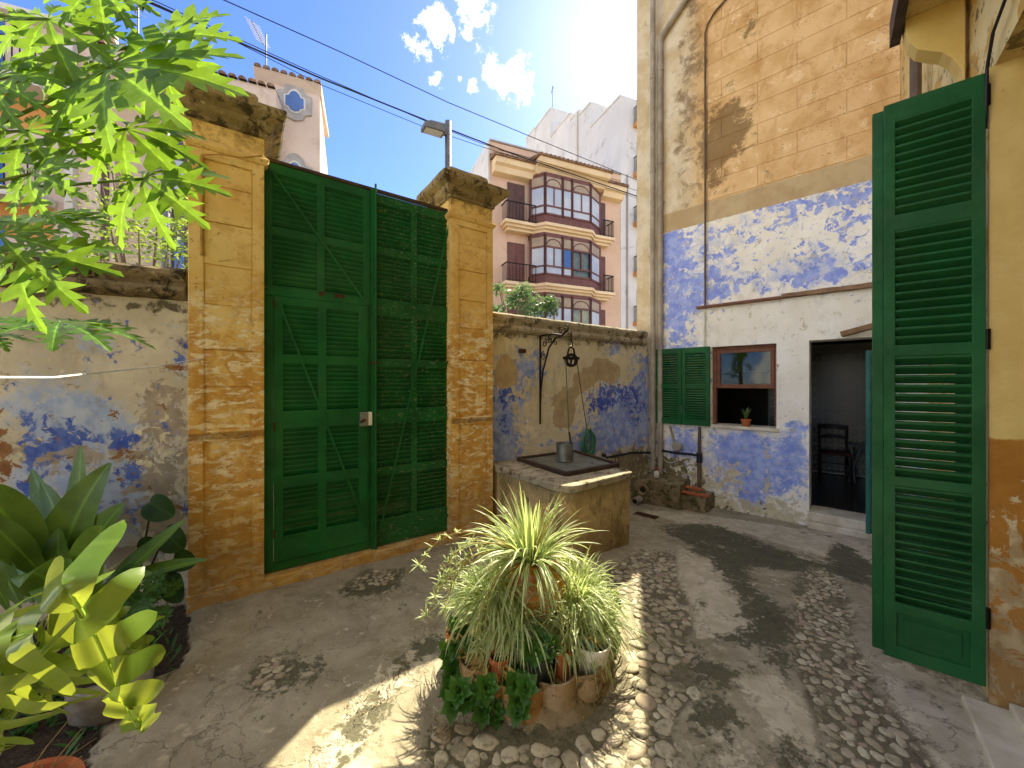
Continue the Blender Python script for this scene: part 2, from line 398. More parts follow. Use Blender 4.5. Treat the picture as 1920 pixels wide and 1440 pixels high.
def pillar_mat(name, seed, chips):
    m, b = material(name)
    x, y, z = sep()
    o = (seed, seed * 2, seed * .7)
    c = mixc(rng(noise(2.5, 6, .6, off=o), .35, .65), col('e6c67e'), col('d8b062'))
    low = rng(add(z, mul(mth('SUBTRACT', noise(3., 6, .6, off=o), .5), .5)), 2.0, 2.5, 1., 0.)
    rust = rng(noise(4.5, 9, .68, .5, off=o, stretch=(1, 1, .8)), .40, .50)
    c = mixc(mul(rust, mul(low, .95)), c, mixc(rng(noise(9., 5, .6), .4, .6), col('bf8a40'), col('d0a056')))
    ch = rng(noise(7., 10, .72, .6, off=(seed + 5, 3, 1), stretch=(1, 1, 2.6)), .505, .55)
    c = mixc(mul(ch, mul(low, chips)), c, mixc(rng(noise(14., 5), .4, .6), col('ecdcb4'), col('e0c890')))
    gray = rng(noise(3.2, 8, .7, .4, off=(2, seed, 9), stretch=(1, 1, 3.)), .63, .70)
    c = mixc(mul(gray, mul(low, .8)), c, col('8d7450'))
    foot = rng(add(z, mul(mth('SUBTRACT', noise(6., 6, .6), .5), .6)), .25, .85, 1., 0.)
    c = mixc(mul(foot, .6), c, mixc(rng(noise(8., 6, .65), .4, .6), col('a8854f'), col('8a6c46')))
    spots = rng(add(noise(13., 8, .72, .5, off=(7, 7, seed), stretch=(1, 1, 1.6)), mul(rng(z, 2.0, 2.5), .02)), .615, .66)
    c = mixc(mul(spots, .55), c, col('7a5624'))
    mot = rng(noise(6.5, 9, .7, .5, off=(seed, 8, 3)), .5, .62)
    c = mixc(mul(mot, .45), c, col('b98a45'))
    top = rng(add(z, mul(mth('SUBTRACT', noise(9., 8, .7), .5), .35)), 3.30, 3.55)
    c = mixc(mul(top, mul(rng(noise(11., 7, .7), .42, .6), .8)), c, col('5c4a2a'))
    h = add(mul(noise(40., 5, .6), .3), mul(ch, mul(low, -.8)), mul(noise(9., 6, .65, stretch=(1, 1, 2.)), .8))
    fin(b, c, .92, bump(h, .4, .012), spec=.2)
    return m
M_PIL1 = pillar_mat('ochre_pillar_plaster', 1.3, .9)
M_PIL2 = pillar_mat('ochre_pillar_plaster_worn', 6.1, .95)
def stone_mat(name, c1, c2, dark, dk=.55, sc=5., light=None):
    m, b = material(name)
    n = nd('ShaderNodeNewGeometry').outputs['Position']
    c = mixc(rng(noise(sc, 7, .65, vec=n), .36, .64), c1, c2)
    k = rng(noise(sc * 1.7, 10, .74, .5, vec=n, off=(3, 5, 2)), dk - .06, dk + .06)
    c = mixc(k, c, dark)
    if light: c = mixc(rng(noise(sc * 4, 8, .7, vec=n), .6, .68), c, light)
    f = noise(45., 6, .65, vec=n); g = voro(30., vec=n)
    fin(b, c, .95, bump(add(f, mul(g, .5)), .6, .012), spec=.2)
    return m
M_CAP = stone_mat('weathered_cap_stone', col('9c8b64'), col('84744e'), col('4a402a'), .545, 5., col('b5a983'))
M_COPING = stone_mat('mossy_coping_stone', col('857759'), col('695c42'), col('352d1f'), .52, 4., col('a59a78'))
M_COPING2 = stone_mat('pale_coping_stone', col('ada189'), col('94886e'), col('564c38'), .56, 5., col('c9c0aa'))
def well_mat():
    m, b = material('well_ochre_plaster')
    x, y, z = sep()
    c = mixc(rng(noise(3., 7, .65), .36, .64), col('bda67a'), col('a38c62'))
    c = mixc(rng(noise(6., 9, .7, .5), .52, .62), c, col('c6ab76'))
    c = mixc(mul(rng(noise(5., 10, .75, .6, off=(4, 2, 2), stretch=(1, 1, .5)), .5, .6), .8), c, col('75663f'))
    dn = rng(add(z, mul(mth('SUBTRACT', noise(7., 6, .7), .5), .5)), -.1, .25, 1., 0.)
    c = mixc(mul(dn, .7), c, col('735a3c'))
    up = rng(add(z, mul(mth('SUBTRACT', noise(9., 6, .7), .5), .25)), .45, .65)
    c = mixc(mul(up, .5), c, col('6f6a4e'))
    fin(b, c, .92, bump(add(noise(40., 5, .6), mul(noise(9., 6), 1.)), .45, .012), spec=.2)
    return m
M_WELL = well_mat()
def green_paint(name, c1, c2, wear=.6, seed=0., streak=(1, 1, 6)):
    m, b = material(name)
    n = nd('ShaderNodeNewGeometry').outputs['Position']; oi = nd('ShaderNodeObjectInfo').outputs['Random']
    c = mixc(rng(noise(3., 5, .6, vec=n), .35, .65), c1, c2)
    c = mixc(mul(oi, .35), c, hsv_t(c2, .8))
    fl = noise(24., 9, .74, .3, vec=n, off=(seed, 2, seed), stretch=streak)
    k = rng(fl, .715 - .06 * wear, .73 - .06 * wear)
    c = mixc(k, c, mixc(rng(noise(30., 3, vec=n), .45, .55), col('a79a72'), col('6f8f6c')))
    k2 = rng(noise(5., 6, .7, vec=n, off=(8, seed, 1)), .66, .75)
    c = mixc(mul(k2, .35), c, col('4d8a66'))
    dust = rng(noise(1.7, 6, .65, vec=n), .4, .7)
    c = mixc(mul(dust, .10), c, col('6c8a62'))
    fin(b, c, rng(noise(12., 4, .6, vec=n), .3, .7, .42, .68), bump(add(noise(60., 4, .6, vec=n, stretch=(1, 1, .3)), mul(k, -1.5)), .3, .004), spec=.22)
    return m
M_GATE = green_paint('gate_green_paint', col('0e622c'), col('0a4f22'), 1.0)
M_GATE2 = green_paint('gate_green_paint_worn', col('0a5a27'), col('06481c'), 2.0, 3.)
M_SHUT = green_paint('shutter_green_paint', col('19592d'), col('124a22'), .6, 9.)
M_SHUT2 = green_paint('window_shutter_green', col('0d5c2a'), col('0a4d22'), .1, 5.)
M_TEAL = green_paint('teal_shutter_paint', col('2c6b5e'), col('235a50'), .5, 15.)
M_IRON = flat('black_iron', col('1c1815'), col('2b221b'), 20., .55, .6, .3)
M_RUST = flat('rusty_iron', col('5d3a22'), col('3d2717'), 14., .8, .3, .4)
M_ZINC = flat('galvanised_zinc', col('8d8f86'), col('6d6f66'), 9., .5, .7, .15)
M_STEEL = flat('grey_painted_steel', col('6c6f73'), col('5c5f63'), 5., .5, .3, .05)
M_PIPE = flat('grey_drain_pipe', col('a89f8f'), col('8c8172'), 4., .7, 0., .12)
M_PIPE2 = flat('brown_conduit', col('6b5846'), col('584737'), 5., .7, 0., .12)
M_CONDUIT = flat('ochre_painted_conduit', col('b98b40'), col('9d7434'), 9., .8, 0., .1)
M_ROPE = flat('green_rope', col('6d7a55'), col('4f5d40'), 60., .9, 0., .5)
M_HOSE = flat('green_hose', col('3f7d5a'), col('2f6548'), 12., .5)
M_BLACKP = flat('black_plastic', col('17181a'), col('222326'), 12., .45)
M_WOODD = flat('dark_wood', col('4a3524'), col('35261a'), 12., .7, 0., .3)
M_WOODR = flat('red_brown_wood', col('7c4a2c'), col('653a22'), 10., .55, 0., .15)
M_WOODP = flat('weathered_plank', col('8a6a4c'), col('705338'), 9., .85, 0., .3)
M_CHAIR = flat('black_chair_wood', col('2a1d18'), col('1d1512'), 9., .5)
M_RUSH = flat('rush_seat', col('4c2f22'), col('3b241a'), 30., .9, 0., .5)
M_TERRA = flat('terracotta', col('b4663a'), col('984f2b'), 9., .85, 0., .2)
M_TERRA2 = stone_mat('old_terracotta', col('a08a6c'), col('86704f'), col('5c5238'), .56, 9., col('b7a88c'))
M_TERRA3 = stone_mat('pale_terracotta_tile', col('b08b60'), col('957048'), col('66583c'), .57, 9., col('c6ad88'))
M_JAR = flat('glazed_orange_jar', col('c98232'), col('9a5a22'), 5., .35, 0., .1)
M_PLASTIC = flat('dark_grey_plastic', col('3a4144'), col('2d3336'), 9., .55)
M_WHITEPOT = flat('white_ceramic', col('dcd8cc'), col('c4beb0'), 6., .6)
M_SOIL = flat('dark_soil', col('3b2e22'), col('271e16'), 14., 1., 0., .8)
M_MORTAR = stone_mat('mossy_mortar', col('94836a'), col('76684c'), col('4c4a2e'), .54, 6., col('a89c80'))
M_MARBLE = flat('worn_marble', col('d9d0bb'), col('bfb398'), 5., .6, 0., .08)
M_WHITEW = flat('white_wire', col('e6e6e2'), None, 5., .5)
M_CABLE = flat('black_cable', col('16161c'), None, 5., .6)
M_BAG = flat('crinkled_bag', col('8d8a84'), col('6d675f'), 9., .35, 0., .9, .6, 16.)
M_RED = flat('red_plastic', col('a8322c'), None, 9., .5)
M_INNER = flat('kitchen_plaster', col('a7a69c'), col('94938a'), 4., .9)
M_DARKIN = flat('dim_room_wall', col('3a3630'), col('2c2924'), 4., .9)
M_CREAMW = layered('cream_house_plaster', (col('d9c48e'), col('cdb57c')), [
    (col('c29a52'), col('b98f48'), [], 3., .9, .16, .1, -.1), (col('8e7a52'), col('7d6a45'), [], 7., 1.1, .28, .06, -.3)], grime=.15)
def jamb_mat():
    m, b = material('jamb_two_tone_plaster')
    x, y, z = sep()
    c = mixc(rng(noise(2., 6, .6), .36, .64), col('dcc07a'), col('cdae66'))
    lowk = rng(add(z, mul(mth('SUBTRACT', noise(9., 5, .6), .5), .06)), 1.33, 1.345, 1., 0.)
    lo_ = mixc(rng(noise(3., 7, .65), .38, .62), col('b07a35'), col('a06c2c'))
    lo_ = mixc(rng(add(noise(6., 10, .74, .6), rng(z, 1.3, .4, -.06, .05)), .52, .56), lo_, mixc(rng(noise(8., 5), .4, .6), col('cbb78c'), col('a38a60')))
    lo_ = mixc(mul(rng(z, .75, .1), .65), lo_, mixc(rng(noise(7., 7, .7), .4, .6), col('8a7350'), col('6d5a3e')))
    c = mixc(lowk, c, lo_)
    c = mixc(mul(rng(noise(5., 9, .75, .6, off=(3, 3, 3)), .6, .68), .35), c, col('85683a'))
    fin(b, c, .9, bump(add(noise(35., 5, .6), noise(6., 7, .7)), .35, .012), spec=.2)
    return m
M_JAMB = jamb_mat()
def glass_mat(name, tint, rough=.03):
    m, b = material(name)
    g = nd('ShaderNodeBsdfGlossy'); g.inputs['Roughness'].default_value = rough
    t = nd('ShaderNodeBsdfTransparent'); t.inputs[0].default_value = tint
    f = nd('ShaderNodeFresnel'); f.inputs[0].default_value = 1.36
    s = nd('ShaderNodeMixShader'); T.links.new(f.outputs[0], s.inputs[0]); T.links.new(t.outputs[0], s.inputs[1]); T.links.new(g.outputs[0], s.inputs[2])
    T.links.new(s.outputs[0], T.nodes['Material Output'].inputs[0]); return m
M_GLASS = glass_mat('window_glass', (.75, .8, .78, 1))
M_FARGLASS = flat('far_window_glass', col('9aa4b2'), col('b4b8bc'), .6, .3, 0., .0, .4)
M_FARBLUE = flat('far_blue_pane', col('3f66a0'), col('31588f'), .5, .25, 0., 0., .5)
M_CURTAIN = flat('pale_curtain', col('d9d6cc'), col('c4c0b6'), 5., .9)
M_FARPINK = stone_mat('pale_pink_render', col('d3bfae'), col('c9b4a2'), col('bfa894'), .6, .5)
M_FARPEACH = stone_mat('peach_render', col('cfb098'), col('c6a58c'), col('b9977e'), .62, .5)
M_FARTRIM = stone_mat('cream_trim', col('dcc4a0'), col('d2b894'), col('c9a876'), .62, .8)
M_FARWHITE = stone_mat('stained_white_render', col('cfccc8'), col('c4c1bd'), col('aeaba7'), .60, .4)
M_FARWHITE2 = stone_mat('clean_white_render', col('cfc9be'), col('c2bbb0'), col('c4bcae'), .62, .4)
M_FARORANGE = stone_mat('orange_render', col('cf9255'), col('c58a4f'), col('b67c45'), .62, .5)
M_FARTILE = stone_mat('clay_roof_tile', col('94755c'), col('7a5d48'), col('5b4535'), .55, 3.)
M_FARWOOD = flat('dark_red_joinery', col('6b4038'), col('5c352e'), 3., .6)
M_FARSHUT = flat('brown_shutter', col('5b403a'), col('4d3630'), 3., .7)
M_FARGREY = flat('grey_stone_surround', col('aaa39a'), col('96908a'), 3., .9)
M_FARHEAD = flat('tinted_fanlight', col('a08d76'), col('8f7d68'), 2., .5)
M_FARDARK = flat('dark_bay_panel', col('5d5560'), col('4b4450'), 2., .6)  # one even dark tone for the glazed bay
M_LAMPGLASS = flat('lamp_diffuser', col('c9c6c2'), col('b9b6b2'), 4., .5)
# foliage
def leaf_mat(name, c1, c2, trans=.45, rough=.45, spec=.4, veins=0., tcol=None, sc=6.):
    m, b = material(name)
    n = noise(sc, 4, .6); oi = nd('ShaderNodeObjectInfo').outputs['Random']
    c = mixc(rng(n, .35, .65), c1, c2); c = mixc(mul(oi, .4), c, hsv_t(c2, .75))
    if veins:
        x = sep(UV())
        v = mth('ABSOLUTE', mth('SUBTRACT', x[0], .5))
        c = mixc(rng(v, .0, .07, veins, 0.), c, hsv_t(c1, 2.6)); vk = rng(v, .0, .07, veins, 0.)
        v2 = mth('ABSOLUTE', mth('SUBTRACT', mth('FRACT', add(mul(x[1], 11.), mul(v, -4.))), .5))
        c = mixc(rng(v2, .0, .1, veins * .35, 0.), c, hsv_t(c1, 1.4))
    fin(b, c, rough, bump(noise(30., 3, .5), .12, .003), spec=spec)
    tr = nd('ShaderNodeBsdfTranslucent'); tc_ = tcol or hsv_t(c1, 2.2)
    tcc = mixc(rng(n, .35, .65), tc_, hsv_t(tc_, .75))
    setin(tr.inputs[0], mixc(vk, tcc, hsv_t(tc_, 1.35)) if veins else tcc)
    s = nd('ShaderNodeMixShader'); s.inputs[0].default_value = trans
    T.links.new(b.outputs[0], s.inputs[1]); T.links.new(tr.outputs[0], s.inputs[2])
    T.links.new(s.outputs[0], T.nodes['Material Output'].inputs[0]); return m
M_PAPAYA = leaf_mat('papaya_leaf', col('5c8434'), col('46702a'), .5, .42, .35, .9, col('8fb43a'))
M_PAPSTEM = flat('papaya_stalk', col('6b8040'), col('556a34'), 9., .6)
M_ASPI = leaf_mat('aspidistra_leaf', col('587a30'), col('426420'), .25, .38, .4, .45, col('8aa838'))
M_ALO = leaf_mat('arrowhead_leaf', col('324e22'), col('213c1e'), .15, .55, .22, .3)
M_MONS = leaf_mat('monstera_leaf', col('6f8c38'), col('587a2c'), .42, .25, .7, .9, col('a3ac3c'))
M_MONSTEM = flat('monstera_stalk', col('8fa858'), col('75904a'), 9., .5)
M_WEED = leaf_mat('weed_leaf', col('3f6d2a'), col('2f5a22'), .35, .5)
M_JADE = leaf_mat('succulent_leaf', col('41702f'), col('335f2a'), .2, .4, .4, 0., col('86b040'))
M_GREYS = leaf_mat('grey_succulent_leaf', col('7fa39a'), col('6a9088'), .12, .5)
M_SNAKE = leaf_mat('snake_plant_leaf', col('5a6f36'), col('45592c'), .15, .4)
M_TREE = leaf_mat('tree_leaf', col('5c7a3c'), col('43602e'), .4, .5, .3, 0., col('a8bf4c'))
M_TREE2 = leaf_mat('dusty_tree_leaf', col('5f7d5a'), col('46664a'), .3, .5, .3, 0., col('86a860'))
M_BARK = flat('grey_bark', col('6d5f4e'), col('54483a'), 12., .95, 0., .6)
M_DRYTW = flat('dry_twig', col('8a7350'), col('6d5a3e'), 20., .9)
def spider_mat():
    m, b = material('variegated_blade')
    x = sep(UV()); v = mth('ABSOLUTE', mth('SUBTRACT', x[0], .5))
    oi = noise(5., 3, .6)
    g = mixc(rng(oi, .4, .6), col('6f8f3f'), col('587a35'))
    c = mixc(rng(add(v, mul(mth('SUBTRACT', oi, .5), .3)), .16, .24), g, col('d3d8a8'))
    c = mixc(rng(x[1], .93, 1.0), c, col('a98a55'))
    fin(b, c, .45, spec=.4)
    tr = nd('ShaderNodeBsdfTranslucent'); setin(tr.inputs[0], mixc(.45, c, col('c4d86a')))
    s = nd('ShaderNodeMixShader'); s.inputs[0].default_value = .42
    T.links.new(b.outputs[0], s.inputs[1]); T.links.new(tr.outputs[0], s.inputs[2])
    T.links.new(s.outputs[0], T.nodes['Material Output'].inputs[0]); return m
M_SPIDER = spider_mat()
M_STOLON = flat('tan_runner', col('b09a58'), col('9a7f45'), 20., .7)
def ring_tile():
    m, b = material('ring_pattern_tile')
    x, y, z = sep()
    r = mth('SQRT', add(mul(x, x), mul(z, z)))
    k = mth('ABSOLUTE', mth('SUBTRACT', r, .045)); k2 = mth('ABSOLUTE', mth('SUBTRACT', r, .105))
    c = mixc(rng(k, .008, .014, 1., 0.), col('57564a'), col('2b2d2b'))
    c = mixc(rng(k2, .006, .012, .7, 0.), c, col('484e50'))
    fin(b, c, .3, spec=.5); return m
M_RING = ring_tile()
M_FLOORT = flat('black_floor_tile', col('2b2724'), col('1f1c1a'), 5., .3)
# ------------------------------------------------------------------ ground
def proj(p):
    return (CX + FPX * p[0] / p[1], CY - FPX * (p[2] - CH) / p[1])
def inpoly(u, v, P):
    c = False; n = len(P)
    for i in range(n):
        x1, y1 = P[i]; x2, y2 = P[i - 1]
        if (y1 > v) != (y2 > v) and u < (x2 - x1) * (v - y1) / (y2 - y1) + x1: c = not c
    return c
def gpoly(P): return [tuple(gpt(u, v)[:2]) for u, v in P]
PEB_A = gpoly([(800, 1445), (815, 1350), (900, 1360), (1010, 1372), (1150, 1290), (1180, 1180), (1215, 1150), (1300, 1210), (1310, 1300), (1260, 1350), (1290, 1445), (1180, 1640), (760, 1640)])
PEB_B = gpoly([(1105, 1095), (1150, 1060), (1230, 1025), (1265, 1030), (1270, 1090), (1300, 1140), (1300, 1190), (1215, 1180), (1160, 1130)])
PEB_C = gpoly([(1490, 1075), (1545, 1062), (1580, 1095), (1605, 1150), (1600, 1200), (1640, 1250), (1640, 1290), (1680, 1330), (1760, 1440), (1850, 1600), (1640, 1600), (1560, 1440), (1530, 1360), (1515, 1300), (1488, 1230), (1490, 1160)])
PEB_D = gpoly([(490, 1240), (535, 1225), (548, 1255), (525, 1290), (475, 1290), (468, 1270)])
PEB_E = gpoly([(655, 1085), (700, 1062), (750, 1068), (745, 1092), (690, 1105), (650, 1108)])
PEB_F = gpoly([(560, 1450), (650, 1330), (700, 1280), (760, 1215), (770, 1225), (720, 1290), (800, 1330), (800, 1450)])
PEBS = [PEB_A, PEB_B, PEB_C, PEB_D, PEB_E]
MOSS = [gpoly(p) for p in (
    [(1230, 985), (1330, 980), (1500, 1040), (1560, 1060), (1500, 1075), (1400, 1060), (1440, 1120), (1490, 1150), (1490, 1290), (1460, 1260), (1430, 1200), (1390, 1215), (1330, 1200), (1300, 1230), (1400, 1260), (1390, 1300), (1310, 1310), (1290, 1260), (1280, 1200), (1340, 1180), (1400, 1190), (1380, 1120), (1340, 1060), (1270, 1010)],
    [(1290, 1290), (1340, 1330), (1400, 1330), (1330, 1400), (1300, 1450), (1400, 1445), (1480, 1380), (1530, 1400), (1560, 1445), (1500, 1470), (1280, 1480)],
    [(820, 1340), (1000, 1370), (1120, 1330), (1160, 1380), (1100, 1445), (1000, 1600), (820, 1500), (800, 1400)],
    [(600, 1440), (690, 1300), (770, 1215), (835, 1180), (830, 1200), (740, 1290), (720, 1340), (640, 1440)],
    [(640, 1095), (760, 1060), (760, 1100), (700, 1120), (640, 1125)],
    [(470, 1235), (545, 1220), (620, 1260), (600, 1280), (520, 1300), (465, 1290)],
    [(1560, 1000), (1640, 1060), (1640, 1110), (1590, 1090), (1540, 1060)])]
PALE = [gpoly(p) for p in (
    [(1270, 1020), (1340, 1060), (1390, 1130), (1400, 1190), (1310, 1200), (1290, 1140), (1265, 1080)],
    [(1400, 1265), (1450, 1260), (1510, 1320), (1535, 1400), (1570, 1440), (1520, 1440), (1440, 1360), (1395, 1310)],
    [(1335, 1445), (1350, 1380), (1400, 1385), (1420, 1440)],
    [(1190, 955), (1300, 962), (1640, 1010), (1660, 1080), (1560, 1050), (1400, 1000), (1280, 985)],
    [(1620, 1180), (1660, 1240), (1850, 1300), (1960, 1445), (1960, 1600), (1760, 1440), (1680, 1330)],
    [(850, 1175), (740, 1240), (560, 1445), (500, 1600), (700, 1600), (700, 1330), (840, 1210)])]
SOILP = [gpoly([(-600, 1500), (-300, 1120), (352, 1128), (352, 1245), (290, 1262), (200, 1330), (160, 1445), (100, 1700)])]
LITSLAB = gpoly([(845, 1178), (790, 1200), (760, 1225), (700, 1330), (640, 1400), (600, 1445), (700, 1445), (740, 1380), (800, 1320), (840, 1240)])
def inside(x, y, polys): return any(inpoly(x, y, P) for P in polys)
def axis(lo, hi, step, far):
    a = []; x = lo
    while x <= hi + 1e-6: a.append(x); x += step
    l, r = [], []
    d = step; p = lo
    while p > -far: d *= 1.5; p -= d; l.append(p)
    d = step; p = a[-1]
    while p < far: d *= 1.5; p += d; r.append(p)
    return l[::-1] + a + r
gx = axis(-3.6, 4.4, .045, 300); gy = axis(.9, 6.6, .045, 300)
gv = []; msk = []
for y in gy:
    for x in gx:
        near = -3.7 < x < 4.5 and .8 < y < 6.7
        z = ground_z(x, y) if -8 < x < 8 and -6 < y < 9 else (-.19 if y > 0 else 0)
        k = [0., 0., 0., 0.]
        if near:
            q = Vector((x, y, 0))
            z += .012 * mnoise.noise(q * 1.1) + .007 * mnoise.noise(q * 4) + .004 * mnoise.noise(q * 11)
            k = [float(inside(x, y, MOSS)), float(inside(x, y, PALE)), float(inside(x, y, PEBS)), float(inside(x, y, SOILP))]
            z -= .018 * k[2] + .03 * k[3]
        gv.append((x, y, z)); msk.append(k)
nx = len(gx)
import numpy as np
mk = np.array(msk).reshape(len(gy), nx, 4)
for ch, it in ((0, 5), (1, 4), (2, 2), (3, 2)):
    a = mk[:, :, ch]
    for _ in range(it): a[1:-1, 1:-1] = (a[1:-1, 1:-1] * 2 + a[:-2, 1:-1] + a[2:, 1:-1] + a[1:-1, :-2] + a[1:-1, 2:]) / 6
msk = mk.reshape(-1, 4).tolist()
gf = [(j * nx + i, j * nx + i + 1, (j + 1) * nx + i + 1, (j + 1) * nx + i) for j in range(len(gy) - 1) for i in range(nx - 1)]
gm = MB(); gm.v = gv; gm.f = gf
def ground_mat():
    m, b = material('courtyard_concrete')
    a = nd('ShaderNodeVertexColor', layer_name='wear'); s = nd('ShaderNodeSeparateColor'); T.links.new(a.outputs[0], s.inputs[0])
    moss, pale, peb = s.outputs[0], s.outputs[1], s.outputs[2]; soil = a.outputs[1]
    n1 = noise(3., 8, .66, .3); n2 = noise(11., 9, .7, .4); n3 = noise(38., 6, .65)
    c = mixc(rng(n1, .36, .64), col('9c927b'), col('847a64'))
    c = mixc(rng(n2, .55, .68), c, col('aba189'))
    c = mixc(mul(rng(noise(5., 10, .74, .5, off=(4, 4, 4)), .54, .66), .6), c, col('75694f'))
    wob = mul(add(mth('SUBTRACT', n2, .5), mth('SUBTRACT', n1, .5)), 2.6)
    wob2 = mul(mth('SUBTRACT', n3, .5), 1.5)
    kp = rng(add(pale, wob, wob2), .38, .70)
    c = mixc(kp, c, mixc(rng(noise(6., 6, .6), .4, .6), col('beb39c'), col('aca188')))
    km = rng(add(moss, mul(wob, -1.), wob2), .40, .80)
    km = mth('MAXIMUM', km, mul(rng(noise(2.3, 10, .75, .6, off=(9, 1, 0)), .62, .72), .7))
    mossc = mixc(rng(n2, .4, .6), col('524f38'), col('3c3e2c'))
    c = mixc(mul(km, .92), c, mossc)
    gr = mul(rng(noise(4., 8, .7, off=(2, 7, 3)), .55, .7), km)
    c = mixc(mul(gr, .7), c, col('4f5a30'))
    kb = rng(add(peb, mul(wob, .6), mul(wob2, .4)), .35, .75)
    c = mixc(mul(kb, .85), c, mixc(rng(n3, .4, .6), col('6a6049'), col('524d3a')))
    ks = rng(add(soil, mul(wob, .3)), .4, .6)
    c = mixc(ks, c, mixc(rng(n3, .42, .6), col('3d3024'), col('231b14')))
    cr = rng(voro(2.2, 'DISTANCE_TO_EDGE', vec=vmt('ADD', OC(), vmt('SCALE', noise(6., 5, .6, colr=True), None, .35))), .0, .012, 1., 0.)
    c = mixc(mul(cr, .45), c, col('39332a'))
    sp = rng(noise(150., 2, .5), .66, .72)
    c = mixc(mul(sp, .5), c, col('b5aa98'))
    h = add(mul(n3, .8), mul(n2, .9), mul(cr, -1.), mul(noise(110., 3, .6), .5))
    fin(b, c, rng(n1, .3, .7, .8, .95), bump(h, .55, .012), spec=.3)
    return m
M_GROUND = ground_mat()
ground = gm.build('ground', M_GROUND, smooth=True, kind='structure')
ca = ground.data.color_attributes.new('wear', 'FLOAT_COLOR', 'POINT')
ca.data.foreach_set('color', [c for k in msk for c in k])

def pebble_mat():
    m, b = material('river_pebble')
    oi = nd('ShaderNodeObjectInfo').outputs['Random']; p = nd('ShaderNodeNewGeometry').outputs['Position']
    isl = nd('ShaderNodeNewGeometry').outputs['Random Per Island']
    r = mth('FRACT', add(oi, isl))
    c = mixc(r, col('b9ae94'), col('968a70')); c = mixc(rng(mth('FRACT', mul(r, 7.3)), .6, 1.), c, col('9a8672'))
    c = mixc(rng(noise(30., 6, .65, vec=p), .48, .68), c, col('7a715c'))
    c = mixc(mul(rng(noise(6., 7, .7, vec=p), .5, .62), .6), c, col('57543e'))
    fin(b, c, .85, bump(noise(80., 4, .6, vec=p), .3, .004), spec=.3); return m
M_PEB = pebble_mat()
def pebble_mesh(seed, sub=2):
    bm = bmesh.new(); bmesh.ops.create_icosphere(bm, subdivisions=sub, radius=1.)
    for v in bm.verts:
        q = Vector(v.co) * 1.1 + Vector((seed * 7.1, seed, -seed * 3))
        v.co *= 1 + .42 * mnoise.noise(q); v.co.z = max(-.2, min(.20, v.co.z * .5))
    for f in list(bm.faces):
        if f.calc_center_median().z < -.12: bm.faces.remove(f)
    for v in [v for v in bm.verts if not v.link_faces]: bm.verts.remove(v)
    me = bpy.data.meshes.new('pebble'); bm.to_mesh(me); bm.free()
    me.materials.append(M_PEB); me.polygons.foreach_set('use_smooth', [True] * len(me.polygons)); return me
PEBM = [pebble_mesh(i) for i in range(9)]
peb = []; prnd = random.Random(11); cell = {}
def free(x, y, r):
    i, j = int(x / .16), int(y / .16)
    for a in (-1, 0, 1):
        for b in (-1, 0, 1):
            for (px, py, pr) in cell.get((i + a, j + b), ()):
                if (px - x) ** 2 + (py - y) ** 2 < (pr + r) ** 2: return False
    return True
ISC = (.10, 2.27)
for poly, r0, r1, tries in ((PEB_A, .014, .048, 11000), (PEB_B, .016, .034, 2600), (PEB_C, .013, .030, 9500), (PEB_D, .018, .032, 300), (PEB_E, .014, .026, 400), (PEB_F, .015, .04, 160)):
    xs = [p[0] for p in poly]; ys = [p[1] for p in poly]
    for k in range(tries):
        x, y = prnd.uniform(min(xs), max(xs)), prnd.uniform(max(.9, min(ys)), max(ys))
        jx, jy = .09 * mnoise.noise(Vector((x * 5, y * 5, 7))), .09 * mnoise.noise(Vector((x * 5, y * 5, 17)))
        if not inpoly(x + jx, y + jy, poly) or math.hypot(x - ISC[0], y - ISC[1]) < .56: continue
        t = 1 - k / tries; r = r0 + (r1 - r0) * t ** 2.2 * prnd.uniform(.7, 1)
        bare = mnoise.noise(Vector((x * 2.6, y * 2.6, 4.))) + .3 * mnoise.noise(Vector((x * 9, y * 9, 1.)))
        if bare > (.48 if poly is not PEB_C else .46): continue
        if not free(x, y, r * .93): continue
        cell.setdefault((int(x / .16), int(y / .16)), []).append((x, y, r)); peb.append((x, y, r, prnd.randrange(9), prnd.uniform(0, 6.28), prnd.uniform(.72, 1.25)))
def shown(p): return p[2] / max(.3, p[1])
def seen(p):
    u, v = proj((p[0], p[1], 0)); return -10 < u < 1930 and v < 1450
peb.sort(key=lambda p: (-seen(p), -shown(p)))
rest = MB()
for i, (x, y, r, k, a, e) in enumerate(peb):
    z = ground_z(x, y) - .022 + .012 * mnoise.noise(Vector((x, y, 0)) * 1.1) + .007 * mnoise.noise(Vector((x, y, 0)) * 4) + .02 * r + .004 + prnd.uniform(-.004, .002)
    if i < 300:
        o = place('pebble', PEBM[k], ground, (x, y, z), (prnd.uniform(-.12, .12), prnd.uniform(-.12, .12), a)); o.scale = (r * 1.12 * e, r * 1.12 / e, min(r, .045))
    else:
        mt = Matrix.Translation((x, y, z)) @ Matrix.Rotation(a, 4, 'Z') @ Matrix.Diagonal((r * 1.12 * e, r * 1.12 / e, min(r, .045), 1))
        me = PEBM[k]; rest.add([mt @ v.co for v in me.vertices], [tuple(p.vertices) for p in me.polygons])
rest.build('pebbles', M_PEB, ground, smooth=True, kind='stuff')
# drain grate sunk in the paving
dg = gpt(1210, 968)
dr = thing('drain_grate', 'rusty iron drain grate set in paving beside well', 'drain', (dg.x, dg.y, dg.z + .004), fang(FK))
MB().box(-.15, .15, -.09, .09, -.03, -.012).build('pit', M_BLACKP, dr)
g = MB()
for k in range(7): g.box(-.15, .15, -.09 + k * .028, -.09 + k * .028 + .012, -.012, .006)
g.build('grille', M_RUST, dr)
